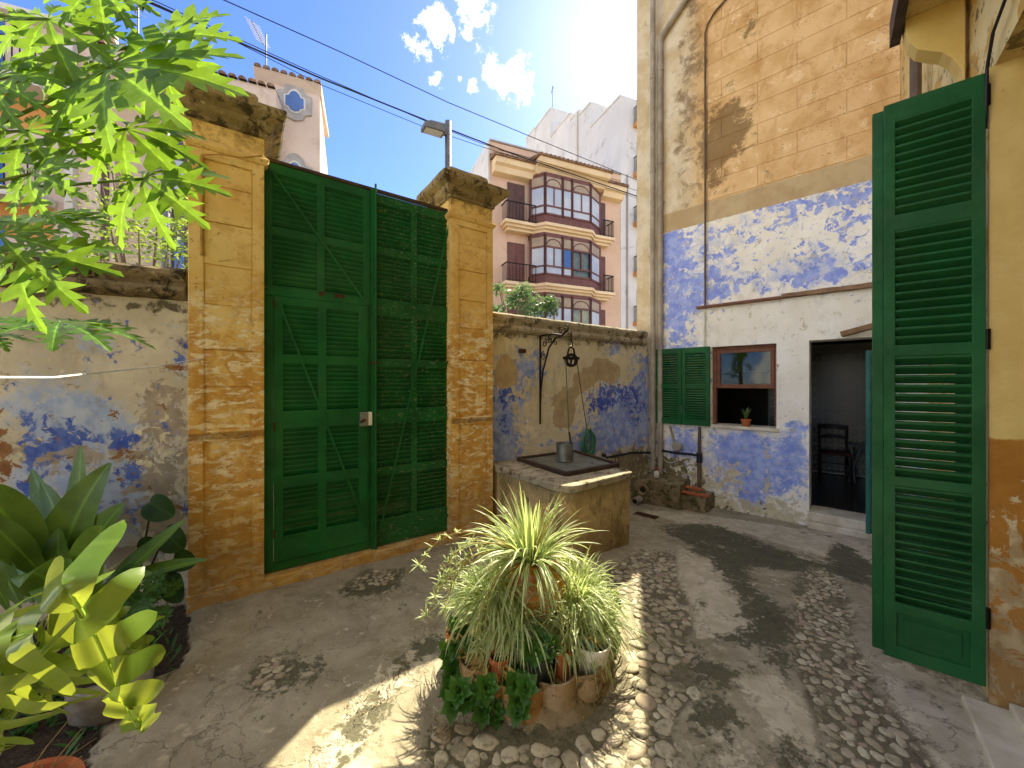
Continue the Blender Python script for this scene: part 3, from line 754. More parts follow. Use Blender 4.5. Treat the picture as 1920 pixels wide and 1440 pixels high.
# ------------------------------------------------------------------ old wall by the plants
t = fthing('courtyard_wall', 'peeling cream and blue wall with dark coping behind the leafy plants', 'wall', FL, (-2.5, 0, 0))
MB().wall(-6.0, .12, -.3, 2.25, [], 0, .32).build('wall_face', M_LEFT, t)
def coping(t, x0, x1, prof, m, n, seed, y=0.):
    L = (x1 - x0) / n
    for k in range(n):
        b = MB(); a0, a1 = x0 + k * L + .003, x0 + (k + 1) * L - .003
        seg = 10
        base = len(b.v); pn = len(prof)
        for i in range(seg + 1):
            x = a0 + (a1 - a0) * i / seg
            for (py, pz) in prof: b.v.append((x, y + py, pz))
        for i in range(seg):
            for j in range(pn):
                p, q = i * pn + j, i * pn + (j + 1) % pn
                b.f.append((p, q, q + pn, p + pn))
        b.f.append(tuple(range(pn))[::-1]); b.f.append(tuple(seg * pn + j for j in range(pn)))
        o = b.build('coping_stone', m, t, recalc=True); roughen(o, .008, 9., 0, seed + k)
        roughen(o, .006, 30., 0, seed + k * 2)
def prof_round(yl, z0, z1, back):
    """moulded coping: roll below, set-back fascia, weathered top"""
    h = z1 - z0
    return [(0.02, z0 - .002), (-yl * .55, z0), (-yl, z0 + .12 * h), (-yl * 1.05, z0 + .25 * h), (-yl * .9, z0 + .36 * h), (-yl * .55, z0 + .40 * h), (-yl * .55, z0 + .50 * h),
            (-yl * .75, z0 + .58 * h), (-yl * .95, z0 + .72 * h), (-yl * .9, z0 + .86 * h), (-yl * .5, z1 - .01), (back * .4, z1 + .02), (back * .9, z1 - .03), (back, z1 - .1 * h), (back, z0)]
coping(t, -6., -.0, prof_round(.10, 2.245, 2.49, .34), M_COPING, 7, 2.)
# ------------------------------------------------------------------ pillars
def pillar(label, x0, x1, m, seed, z_foot):
    t = fthing('gate_pillar', label, 'pillar', FG, ((x0 + x1) / 2, .2, 0), 'pillars of the green gate')
    y0, y1 = 0., .44
    o = MB().rings(x0, x1, y0, y1, [(0, -.3), (0, 3.5)]).build('shaft', m, t); roughen(o, .004, 5., 12, seed)
    # raised borders round the two sunk panels
    px0, px1 = x0 + .085, x1 - .075; e = .016
    for (za, zb, nm) in ((1.26, 3.23, 'upper_panel_border'), (.12, 1.19, 'lower_panel_border')):
        b = MB()
        b.box(x0 - .001, px0, -e, 0, za - .07, zb + .06); b.box(px1, x1 + .001, -e, 0, za - .07, zb + .06)
        b.box(px0, px1, -e, 0, zb, zb + .06); b.box(px0, px1, -e, 0, za - .07, za)
        o = b.build(nm, m, t, bevel=.005)
    # stone courses told apart inside the panel
    zz = 1.27; k = 0
    while zz < 3.2:
        h = (.31, .27, .33, .29)[k % 4]; z2 = min(3.225, zz + h)
        o = MB().box(px0 + .002, px1 - .002, -.006 - .004 * ((k * 7) % 3), .02, zz + .004, z2 - .004).build('panel_stone', m, t, bevel=.004)
        roughen(o, .003, 7., 4, seed + k); zz = z2; k += 1
    o = MB().rings(x0, x1, y0, y1, [(0, 3.29), (.018, 3.30), (.03, 3.32), (.034, 3.335), (.02, 3.35), (.012, 3.365), (0, 3.375)], True).build('neck_moulding', m, t)
    roughen(o, .004, 11., 3, seed)
    o = MB().rings(x0, x1, y0, y1, [(.0, 3.50), (.02, 3.51), (.02, 3.53), (.055, 3.56), (.07, 3.60), (.125, 3.63), (.14, 3.65), (.14, 3.695), (.11, 3.71), (0., 3.735)]).build('cap', M_CAP, t)
    roughen(o, .005, 9., 5, seed)
    b = MB().rings(x0 + .02, x1 - .05, y0 + .04, y1 - .02, [(0, 3.70), (.012, 3.81), (0.0, 3.845), (-.10, 3.885)]).build('top_block', M_CAP, t)
    roughen(b, .016, 8., 4, seed + 3)
    o = MB().box(x0 - .012, x1 + .012, -.02, y1, -.3, z_foot).build('foot', m, t, bevel=.01); roughen(o, .006, 7., 5, seed)
    return t
PX = (0., .452, fx(FG, 845), fx(FG, 923))
p1 = pillar('tall ochre gate pillar with mossy cap beside the old peeling wall', PX[0], PX[1], M_PIL1, 1., .10)
p2 = pillar('tall ochre gate pillar with mossy cap between gate and well', PX[2], PX[3], M_PIL2, 9., .04)
cx_ = fx(FG, 379)
c = MB().tube([(cx_, -.025, fz(FG, 379, 480)), (cx_, -.025, fz(FG, 379, 294))], .011, 8).build('conduit', M_CONDUIT, p1)
MB().tube([(cx_, -.03, fz(FG, 379, 294)), (cx_ + .1, -.045, fz(FG, 379, 294) + .03), (cx_ + .24, -.05, fz(FG, 379, 294) + .05), (PX[1] - .02, -.02, 3.36), (PX[1] + .03, 0, 3.30)], .005, 6).build('wire', M_CONDUIT, p1)
# ------------------------------------------------------------------ gate
GY = .075
sl = MB(); x0, x1 = PX[1] + .002, PX[2] - .002
sill = tag(MB().box(x0, x1, -.02, .30, -.3, .085).build('gate_sill', M_PIL1, None, loc2w(FG, 0, 0, 0), (0, 0, fang(FG)), bevel=.01), 'worn ochre stone sill under the green gate', 'sill')
roughen(sill, .008, 6., 6, 4.)
G = lambda u, v: onp(FG, u, v, GY)
ZB, ZT = .093, fz(FG, 511, 305, GY)
gate = fthing('courtyard_gate', 'tall green louvred double gate with wicket door and diagonal braces', 'gate', FG, ((x0 + x1) / 2, GY, .09))
slat_cache = {}
def slats(parent, m, xa, xb, za, zb, y0, y1, n, name='slat', tilt=.5, th=.011, seedr=None, axis='x', face=1):
    """n sloping louvre blades between xa..xb; top edge leans back from the courtyard"""
    pitch = (zb - za) / n; w = xb - xa
    key = (round(w, 3), round(pitch, 3), m.name, axis, face)
    if key not in slat_cache:
        d = (y1 - y0) * .86; hh = pitch * 1.30
        b = MB(); f = face
        pr = [(f * d / 2, -hh / 2 - th / 2), (f * d / 2, -hh / 2 + th / 2), (-f * d / 2, hh / 2 + th / 2), (-f * d / 2, hh / 2 - th / 2)]
        b.prism(pr, -w / 2, w / 2, 'x')
        me = b.mesh(name, m)
        bm = bmesh.new(); bm.from_mesh(me); bmesh.ops.recalc_face_normals(bm, faces=bm.faces); bm.to_mesh(me); bm.free()
        slat_cache[key] = me
    r = seedr or rnd
    for k in range(n):
        o = place(name, slat_cache[key], parent, ((xa + xb) / 2, (y0 + y1) / 2, za + (k + .5) * pitch + r.uniform(-.002, .002)))
        o.rotation_euler = (r.uniform(-.07, .07), r.uniform(-.008, .008), 0)
def louvre_leaf(name, parent, m, xs, zs, y0, y1, cols, rows, ns, stile_m=None, label=None):
    """frame (stiles, mullions, rails) as one part with its louvre blades as sub-parts"""
    b = MB()
    holes = [(ca, cb, ra, rb) for (ca, cb) in cols for (ra, rb) in rows]
    b.wall(xs[0], xs[1], zs[0], zs[1], holes, y0, y1)
    o = b.build(name, stile_m or m, parent)
    md = o.modifiers.new('weld', 'WELD'); md.merge_threshold = .0005
    md = o.modifiers.new('bevel', 'BEVEL'); md.width = .003; md.segments = 1; md.limit_method = 'ANGLE'
    for (ca, cb, ra, rb) in holes: slats(o, m, ca + .001, cb - .001, ra, rb, y0 + .004, y1 - .002, ns)
    if label: o['label'] = label
    return o
gu = lambda u: fx(FG, u, GY)
Zu = lambda u, v: fz(FG, u, v, GY)
cA = [(gu(511), gu(594.6)), (gu(609), gu(682))]
rA = [(Zu(511, 423.7), Zu(511, 323.7)), (Zu(511, 534), Zu(511, 440))]
xm = gu(694.5)
louvre_leaf('transom_panel', gate, M_GATE, (x0 + .001, xm), (Zu(511, 551), ZT), GY, GY + .05, cA, rA, 10, label='fixed louvred panel above the wicket door')
b = MB(); zd0, zd1 = ZB, Zu(511, 551)
b.box(x0 + .001, gu(513), GY, GY + .05, zd0, zd1); b.box(gu(690), xm, GY, GY + .05, zd0, zd1); b.box(gu(513), gu(690), GY, GY + .05, zd0, zd0 + .07)
b.box(x0 + .004, xm, GY - .012, GY + .0, zd1 - .012, zd1 + .05)
b.build('wicket_frame', M_GATE, gate, bevel=.003)
cB = [(gu(531), gu(596)), (gu(612), gu(672))]
rB = [(Zu(531, 664), Zu(531, 572)), (Zu(531, 770.5), Zu(531, 682)), (Zu(531, 894), Zu(531, 804)), (Zu(531, 1005), Zu(531, 915))]
door = louvre_leaf('wicket_door', gate, M_GATE, (gu(513) + .002, gu(690) - .002), (zd0 + .074, zd1 - .013), GY - .012, GY + .035, cB, rB, 10, label='louvred wicket door with white lock')
cC = [(gu(707.5), gu(771.7)), (gu(782), gu(839))]
rC = [(Zu(709, a), Zu(709, b_)) for b_, a in ((381, 461), (477, 559), (592, 672), (688, 767), (795, 877), (894, 975))]
louvre_leaf('gate_leaf', gate, M_GATE2, (gu(704), x1 - .001), (ZB, ZT - .01), GY, GY + .05, cC, rC, 10, label='fixed leaf with flaking slats')
b = MB(); b.box(xm + .002, gu(704) - .001, GY - .03, GY + .045, ZB - .01, ZT + .005)
b.tube([(gu(702), GY - .042, ZB - .09), (gu(702), GY - .042, ZT + .05)], .010, 8)
b.build('meeting_stile', M_GATE, gate)
MB().box(x0 - .03, x1 + .03, GY - .005, GY + .03, ZT + .004, ZT + .03).build('head_bar', M_WOODD, gate)
def brace(a, b_, nm='diagonal_brace'):
    MB().bar((a[0], GY - .022, a[1]), (b_[0], GY - .022, b_[1]), .008, .018, (0, 0, 1)).build(nm, M_GATE, gate)
brace((gu(509), Zu(509, 322)), (gu(687), Zu(687, 572)))
brace((gu(523), Zu(523, 568)), (gu(687), Zu(687, 990)))
brace((gu(845), Zu(845, 404)), (gu(712), Zu(712, 990)))
# lock with its key
lk = MB().box(gu(673), gu(690) - .012, GY - .05, GY - .013, Zu(685, 798), Zu(685, 772)).build('lock', M_ZINC, gate, bevel=.006)
MB().box(gu(690) - .009, gu(695.5), GY - .047, GY - .013, Zu(690, 797), Zu(690, 772)).build('lock_keep', M_WHITEPOT, gate, bevel=.005)
MB().lathe([(0, 0), (.014, 0), (.014, .012), (0, .012)], 14).build('cylinder', M_RUST, lk, (gu(680), GY - .05, Zu(682, 787)), (R(90), 0, 0))
MB().bar((gu(680), GY - .065, Zu(682, 787)), (gu(671), GY - .085, Zu(682, 790)), .006, .02).build('key', M_RUST, lk)
for (u, v) in ((496, 312), (495, 540), (852, 680), (852, 962), (851, 402)):
    xx = x0 if u < 600 else x1
    MB().box(xx - .02, xx + .03, GY - .022, GY - .002, Zu(u, v) - .012, Zu(u, v) + .012).build('hinge', M_GATE2, gate, bevel=.003)
for v in (570, 800, 1000):
    MB().tube([(gu(514), GY - .02, Zu(514, v) - .035), (gu(514), GY - .02, Zu(514, v) + .035)], .007, 8).build('wicket_hinge', M_RUST, gate)
for (u, v) in ((598, 551), (627, 555)):
    MB().box(gu(u), gu(u + (10 if u < 610 else 18)), GY - .02, GY - .012, Zu(u, v + 3), Zu(u, v - 4)).build('latch_plate', M_RUST, gate)
MB().bar((gu(688), GY - .045, Zu(698, 681)), (gu(708), GY - .045, Zu(698, 680)), .012, .014).build('bolt', M_RUST, gate)

# ------------------------------------------------------------------ well wall
wx0, wx1 = PX[3] - .04, 5.62
t = fthing('courtyard_wall', 'peeling blue and cream wall with stone coping behind the well', 'wall', FG, (4.2, WY, -.1))
MB().wall(wx0, wx1, -.4, 2.21, [], WY, WY + .3).build('wall_face', M_WELLWALL, t)
coping(t, wx0, 5.52, prof_round(.075, 2.205, 2.44, .32), M_COPING2, 4, 11., WY)
MB().box(fx(FG, 972, WY), fx(FG, 981, WY), WY - .06, WY + .05, fz(FG, 976, 662, WY), fz(FG, 976, 655, WY)).build('iron_stub', M_RUST, t)
MB().tube([(fx(FG, 926, WY), WY - .01, fz(FG, 926, 622, WY)), (fx(FG, 928, WY), WY - .04, fz(FG, 926, 619, WY)), (fx(FG, 929, WY), WY - .04, fz(FG, 926, 627, WY)), (fx(FG, 926, WY), WY - .03, fz(FG, 926, 629, WY))], .006, 6).build('wall_hook', M_IRON, t)
# ------------------------------------------------------------------ tall house with the kitchen
K = lambda u, v, y=0.: onp(FK, u, v, y)
HTOP = 13.0
WIN = (.885, 1.672, 1.0, 2.14); DOOR = (2.015, 2.745, -.21, 2.15)
house = fthing('tall_house', 'tall house of blue and orange plaster with kitchen window and open doorway', 'house', FK, (1.4, 0, -.2))
b = MB().wall(-.245, 3.05, -.5, HTOP, [WIN, DOOR], 0, .32)
b.build('wall', M_KITCHEN, house)
MB().box(-.245, 3.05, .32, 6.0, 2.72, HTOP - .1).build('upper_storeys', M_KITCHEN, house)
# scored plaster blocks of the storeys above
zz = 4.285; row = 0; ch_ = .2835
colsA = [(.835, 1.018), (1.018, 1.895), (1.895, 2.83)]
colsB = [(.835, 1.46), (1.46, 2.375), (2.375, 2.83)]
while zz < 8.0:
    for (a, b_) in (colsA if row % 2 else colsB):
        o = MB().box(a + .0025, b_ - .0025, -.007, .004, zz + .0025, zz + ch_ - .0025).build('plaster_block', M_BLOCK, house, bevel=.003)
    zz += ch_; row += 1
# timber strip over the kitchen
zl = 2.735
o = MB().box(K(1308, 578)[0], K(1465, 560)[0], -.075, .0, zl - .022, zl + .012).build('rain_ledge', M_WOODR, house, bevel=.004)
o = MB().prism([(-.07, zl - .012), (-.03, zl + .03), (0, zl + .05), (0, zl - .02)], K(1465, 560)[0] + .004, 2.815, 'x').build('mortar_ledge', M_WOODP, house, recalc=True); roughen(o, .008, 14., 12, 2.)
# window
w = MB()
fr = .055; x0, x1, z0, z1 = WIN
zm0, zm1 = fz(FK, 1395, 728), fz(FK, 1395, 713)
b = MB().wall(x0 + .002, x1 - .002, z0 + .05, z1 - .002, [(x0 + .04, x1 - .04, z0 + .052, zm0)], .10, .17)
b = MB()
b.box(x0, x0 + .045, .08, .16, z0 + .03, z1); b.box(x1 - .03, x1, .08, .16, z0 + .03, z1); b.box(x0 + .045, x1 - .03, .08, .16, z1 - .045, z1)
wf = b.build('window_frame', M_WOODR, house, bevel=.004)
b = MB().wall(x0 + .048, x1 - .033, zm0, z1 - .048, [(x0 + .10, x1 - .075, zm0 + .055, z1 - .095)], .075, .125)
sash = b.build('window_sash', M_WOODR, house)
MB().box(x0 + .098, x1 - .073, .098, .102, zm0 + .053, z1 - .093).build('pane', M_GLASS, sash)
MB().box(x0 - .03, K(1458, 806)[0] + .02, -.035, .32, z0 - .035, z0 + .012).build('window_sill', M_MARBLE, house, bevel=.006)
# shutter leaves folded back to the wall, hinged on the jamb
sx0 = K(1233, 700)[0]; sxm = (sx0 + .875) / 2
for (a, b_, ya) in ((sx0, sxm - .003, -.075), (sxm + .003, .88, -.075)):
    z_a, z_b = .985, 2.145; d = .055
    rows = [(z_a + .085, (z_a + z_b) / 2 - .03), ((z_a + z_b) / 2 + .03, z_b - .085)]
    bm_ = MB().wall(a, b_, z_a, z_b, [(a + d, b_ - d, r0, r1) for r0, r1 in rows], ya, ya + .034)
    lf = bm_.build('window_shutter', M_SHUT2, house)
    md = lf.modifiers.new('weld', 'WELD'); md.merge_threshold = .0005
    md = lf.modifiers.new('bevel', 'BEVEL'); md.width = .0025; md.segments = 1
    for r0, r1 in rows:
        n = 13; p = (r1 - r0) / n; w2 = (b_ - a) / 2 - d
        me = MB().prism([(-.015, -p * .42), (-.015, -p * .25), (.015, p * .42), (.015, p * .25)], -w2, w2, 'x').mesh('slat', M_SHUT2)
        for k in range(n): place('slat', me, lf, ((a + b_) / 2, ya + .017, r0 + (k + .5) * p))
    lf['label'] = 'louvred leaf folded back on the wall'
MB().tube([(sxm, -.09, 1.27), (sxm + .012, -.10, 1.24), (sxm + .012, -.10, 1.17), (sxm, -.09, 1.15)], .006, 6).build('shutter_latch', M_ZINC, house)
MB().box(sx0 + .01, sx0 + .07, -.09, -.078, 1.545, 1.565).build('shutter_stay', M_ZINC, house)
# pipes
def vpipe(u, v0, v1, r, y, m, nm, extra=None, joints=()):
    x = K(u, 700, y)[0]; pts = [(x, y, fz(FK, u, v1, y)), (x, y, fz(FK, u, v0, y))]
    if extra: pts += extra(x)
    o = MB().tube(pts, r, 12).build(nm, m, house, smooth=False)
    for v in joints:
        zc = fz(FK, u, v, y); MB().tube([(x, y, zc - .03), (x, y, zc + .03)], r * 1.18, 12).build('pipe_clip', m, o)
    return o
vpipe(1224, -300, 880, .040, -.10, M_PIPE, 'drain_pipe', joints=(145, 320, 460, 680, 840))
zt = fz(FK, 1238, 78, -.05)
vpipe(1238, 78, 888, .042, -.05, M_PIPE, 'drain_pipe', lambda x: [(x + .02, -.05, zt + .06), (x + .52, -.05, zt + .55), (x + 1.3, -.05, zt + 1.25)], (130, 305, 560, 830))
zt2 = fz(FK, 1322, 62, -.03)
vpipe(1322, 62, 577, .013, -.03, M_PIPE2, 'thin_conduit', lambda x: [(x + .03, -.03, zt2 + .1), (x + .12, -.03, zt2 + .22), (x + .60, -.03, zt2 + .52), (x + 1.2, -.03, zt2 + .8)], (110, 200, 270, 380, 520))
vpipe(1321, 585, 650, .011, -.02, M_WHITEPOT, 'thin_conduit')
xs_ = K(1313, 850)[0]
MB().tube([(xs_, -.04, fz(FK, 1313, 800)), (xs_, -.05, fz(FK, 1313, 870)), (xs_, -.05, -.2)], [.02, .028, .03], 10).build('waste_pipe', M_PIPE2, house)
MB().tube([(xs_, -.05, fz(FK, 1313, 848)), (xs_, -.05, fz(FK, 1313, 866))], .04, 10).build('waste_joint', M_BLACKP, house)
zb_ = fz(FK, 1280, 848)
MB().tube([(.14, -.06, zb_ + .005), (.4, -.07, zb_ - .01), (.62, -.05, zb_ - .005), (xs_, -.05, zb_ - .02)], .017, 8).build('water_pipe', M_CABLE, house)
MB().tube([(.30, -.03, fz(FK, 1285, 800)), (.36, -.03, fz(FK, 1290, 828)), (.40, -.04, fz(FK, 1292, 838))], .018, 8).build('elbow_pipe', M_PIPE, house)
MB().lathe([(0, 0), (.06, 0), (.075, .05), (.06, .07), (0, .07)], 14).build('pipe_boss', M_PIPE, house, (.42, -.02, fz(FK, 1292, 838)), (R(90), 0, 0))
MB().tube([(.30 + .12 * math.cos(a), -.03, zb_ - .06 + .12 * math.sin(a)) for a in [R(180 + i * 15) for i in range(13)]], .006, 6).build('loose_wire', M_WHITEW, house)
# doorway
dx0, dx1, dz0, dz1 = DOOR
MB().box(dx0 - .01, dx1 + .05, -.11, .32, -.5, -.115).build('door_step', M_MARBLE, house, bevel=.01)
MB().box(dx0 + .002, dx1 - .002, -.045, .34, -.113, -.004).build('threshold', M_MARBLE, house, bevel=.008)
# wooden door stood open inwards, teal louvred leaf open outwards
yd = .30
d = MB().box(dx1 - .075, dx1 - .03, yd, yd + .72, .01, 2.1).build('inner_door', M_WOODR, house, bevel=.004)
MB().tube([(dx1 - .09, yd + .6, 1.02), (dx1 - .13, yd + .6, 1.02), (dx1 - .13, yd + .52, 1.02)], .009, 6).build('door_handle', M_ZINC, d)
tl = MB().wall(-.36, 0, 0, 2.02, [(-.30, -.06, .12, .95), (-.30, -.06, 1.05, 1.90)], -.018, .018).build('teal_shutter_leaf', M_TEAL, house, (dx1 - .05, -.03, -.05), (0, 0, R(-114)))
tl.location = (OFF[house.name][0] + dx1 - .035, OFF[house.name][1] - .03, OFF[house.name][2] - .05); tl.rotation_euler = (0, 0, R(64))
for r0, r1 in ((.12, .95), (1.05, 1.90)):
    n = 17; p = (r1 - r0) / n
    key = MB().prism([(-.016, -p * .4), (-.016, -p * .22), (.016, p * .4), (.016, p * .22)], -.30, -.06, 'x').mesh('slat', M_TEAL)
    for k in range(n): place('slat', key, tl, (0, 0, r0 + (k + .5) * p))
MB().tube([(-.33, -.02, .80), (-.36, -.06, .80), (-.44, -.08, .78)], .008, 6).build('shutter_hook', M_ZINC, tl)
# sloping timber over the door
o = MB().bar((K(1578, 628)[0], -.06, fz(FK, 1578, 628)), (2.80, -.14, fz(FK, 1640, 608) + .02), .10, .06).build('awning_rail', M_WOODP, house, bevel=.004)
# room behind
x0r, x1r, y1r, zr = .2, 4.3, 2.70, 2.6
b = MB()
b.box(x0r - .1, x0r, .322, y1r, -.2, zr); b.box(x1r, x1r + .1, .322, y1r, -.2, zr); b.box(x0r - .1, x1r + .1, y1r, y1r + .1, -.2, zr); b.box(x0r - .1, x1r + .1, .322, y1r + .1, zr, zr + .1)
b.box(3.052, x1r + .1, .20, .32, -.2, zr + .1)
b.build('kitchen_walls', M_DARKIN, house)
fl = MB().box(x0r, x1r, .345, y1r - .002, -.2, -.012).build('kitchen_floor', M_INNER, house)
tm = MB().box(-.098, .098, -.098, .098, -.012, 0).mesh('floor_tile', M_FLOORT)
for i in range(10):
    for j in range(11): place('floor_tile', tm, fl, (1.55 + i * .2, .45 + j * .2, 0))
wt = MB().box(-.079, .079, -.006, 0, -.079, .079).mesh('wall_tile', M_RING)
wl = MB().box(1.2, 3.4, y1r - .012, y1r - .001, 0.02, 2.3).build('tiled_splash', M_INNER, house)
for i in range(13):
    for j in range(13): place('wall_tile', wt, wl, (1.3 + i * .162, y1r - .012, .12 + j * .162))
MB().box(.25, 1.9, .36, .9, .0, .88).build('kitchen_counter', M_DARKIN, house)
MB().box(.4, 1.6, .5, .85, 1.78, 2.4).build('wall_cupboard', M_WOODD, house)
# chair in the kitchen
cp = at(1563, 897, 6.42)
ch = thing('kitchen_chair', 'dark wooden kitchen chair with ladder back inside the doorway', 'chair', (cp.x, cp.y, 0.002), fang(FK) + R(6))
for sx in (-1, 1):
    MB().tube([(sx * .17, .17, 0), (sx * .175, .18, .45), (sx * .185, .235, .90)], [.016, .019, .015], 8).build('back_leg', M_CHAIR, ch)
    MB().tube([(sx * .20, -.18, 0), (sx * .20, -.18, .46)], [.016, .02], 8).build('front_leg', M_CHAIR, ch)
    for zz in (.14, .26): MB().tube([(sx * .20, -.18, zz), (sx * .172, .175, zz + .02)], .010, 6).build('side_rung', M_CHAIR, ch)
for zz in (.18, .30): MB().tube([(-.2, -.18, zz), (.2, -.18, zz)], .011, 6).build('front_rung', M_CHAIR, ch)
def slat_arc(z0, z1, rise):
    b = MB(); n = 10
    for k in range(n + 1):
        s = -1 + 2 * k / n; y = .20 + .04 * (1 - s * s) + (z0 - .6) * .1; r = rise * (1 - s * s)
        b.v += [(s * .18, y, z0 + r * .3), (s * .18, y + .014, z0 + r * .3), (s * .18, y + .014, z1 + r), (s * .18, y, z1 + r)]
    for k in range(n):
        for j in range(4): b.f.append((k * 4 + j, k * 4 + (j + 1) % 4, k * 4 + 4 + (j + 1) % 4, k * 4 + 4 + j))
    return b
slat_arc(.82, .89, .015).build('top_slat', M_CHAIR, ch, recalc=True); slat_arc(.66, .70, .03).build('middle_slat', M_CHAIR, ch, recalc=True)
o = MB().prism([(-.215, -.20), (.215, -.20), (.185, .19), (-.185, .19)], .43, .475, 'z').build('seat', M_RUSH, ch, bevel=.015, recalc=True)
# folding table leaning by the chair
tp = at(1606, 897, 6.3)
tb = thing('folding_table', 'pale folding table with blue metal legs beside the kitchen chair', 'table', (tp.x, tp.y, .002), fang(FK))
MB().box(-.10, .25, -.2, .2, .60, .615).build('tabletop', M_STEEL, tb, bevel=.004)
for sy in (-1, 1):
    MB().tube([(-.02, sy * .15, 0), (-.06, sy * .15, .60)], .014, 8).build('leg', M_STEEL, tb)
    MB().tube([(-.10, sy * .15, 0), (.06, sy * .15, .60)], .014, 8).build('leg', M_STEEL, tb)
# plant on the window sill
sp = loc2w(FK, K(1398, 797)[0], .02, 1.013)
pt = thing('potted_plant', 'small variegated plant in terracotta pot on the kitchen window sill', 'plant', sp)
MB().lathe([(0, 0), (.048, 0), (.055, .07), (.062, .075), (.064, .10), (.055, .10), (.052, .085), (0, .085)], 20).build('pot', M_TERRA, pt, smooth=False)
def ribbon(b, p0, d0, L, w, n, grav, r, wprof=None, twist=0., fold=0.):
    """strap leaf with uv across (0..1) and along (0..1), arching under its own weight"""
    if b.uv is None: b.uv = [(0, 0)] * len(b.v)
    p = Vector(p0); d = Vector(d0).normalized(); st = L / n; base = len(b.v)
    side = d.cross(Vector((0, 0, 1)))
    side = side.normalized() if side.length > .05 else Vector((math.cos(r.random() * 6.28), math.sin(r.random() * 6.28), 0))
    for i in range(n + 1):
        t_ = i / n; wi = w * (wprof(t_) if wprof else max(.04, math.sin(math.pi * (.12 + .88 * t_)) ** .7 if t_ > .45 else 1.0)) / 2
        s2 = (Matrix.Rotation(twist * t_, 3, d) @ side); up = s2.cross(d).normalized()
        b.v += [tuple(p - s2 * wi + up * fold * wi), tuple(p), tuple(p + s2 * wi + up * fold * wi)]
        b.uv += [(0, t_), (.5, t_), (1, t_)]
        p = p + d * st; d = (d + Vector((0, 0, -grav * st))).normalized()
        side = (side - d * side.dot(d)).normalized()
    for i in range(n):
        a = base + i * 3
        b.f += [(a, a + 1, a + 4, a + 3), (a + 1, a + 2, a + 5, a + 4)]
    return p
b = MB(); r5 = random.Random(5)
for k in range(9):
    a = k * 2.4; lean = .25 + .1 * (k % 4)
    b2 = MB(); ribbon(b2, (0, 0, .08), (math.cos(a) * lean, math.sin(a) * lean, 1), r5.uniform(.10, .22), .028, 7, 1.2 * lean * 4, r5, lambda t: math.sin(math.pi * (.25 + .75 * t)) ** .8, 0, .3)
    b2.build('leaf', M_SNAKE, pt, smooth=True)
# ------------------------------------------------------------------ house with the folding shutter
hh = fthing('cream_house', 'cream and ochre house wall with tall doorway and balcony bracket', 'house', FH, (0.2, -.2, 0))
LZ = 3.155
MB().wall(-9.0, 3.16, -.3, 9.5, [(-1.45, 0.0, -.3, LZ)], -.02, -.45).build('wall', M_CREAMW, hh, recalc=True)
MB().box(-.0, .012, -.42, -.002, 0.0, LZ).build('door_jamb', M_JAMB, hh)
bpy.data.objects['door_jamb'].location = (OFF[hh.name][0] - .014, OFF[hh.name][1], OFF[hh.name][2])
MB().box(-1.44, -.015, -.455, -.40, 0.02, LZ - .01).build('inner_door', M_WOODR, hh)  # added unseen panel, closes the doorway against stray light
MB().box(-1.46, -.016, -.46, .09, -.3, .035).build('door_step', M_MARBLE, hh, bevel=.008)
MB().box(-1.46, -.02, -.46, -.06, .036, .075).build('threshold', M_MARBLE, hh, bevel=.006)
MB().tube([(-.9, .012, LZ + .26), (-.5, .012, LZ + .16), (-.14, .012, LZ + .09), (-.05, .012, LZ - .02), (-.02, .01, LZ - .3)], .007, 6).build('cable', M_CABLE, hh)
# balcony: bracket with an ogee foot, board edge above
bx0, bx1 = .40, .52
og = [(0, 3.32), (.015, 3.42), (.05, 3.50), (.09, 3.555), (.14, 3.59), (.19, 3.63), (.225, 3.69), (.24, 3.76), (.245, 3.84), (0, 3.84)]
MB().prism([(y, z) for y, z in og], bx0, bx1, 'x').build('balcony_bracket', M_JAMB, hh, recalc=True, bevel=.004)
o = MB().prism([(y, z) for y, z in og], bx0 - 2.3, bx1 - 2.3, 'x').build('balcony_bracket', M_JAMB, hh, recalc=True, bevel=.004)
MB().box(-2.6, .54, -.02, .25, 3.842, 3.93).build('balcony_slab', M_CREAMW, hh)
MB().box(-2.6, .545, .252, .30, 3.79, 3.95).build('balcony_edge', M_WOODD, hh)
MB().tube([(1.55, .06, 5.0), (1.55, .06, 2.9)], .035, 10).build('drain_pipe', M_PIPE2, hh)
MB().box(1.62, 3.12, -.018, .004, .0, 3.7).build('blue_lower_wall', M_KITCHEN, hh)
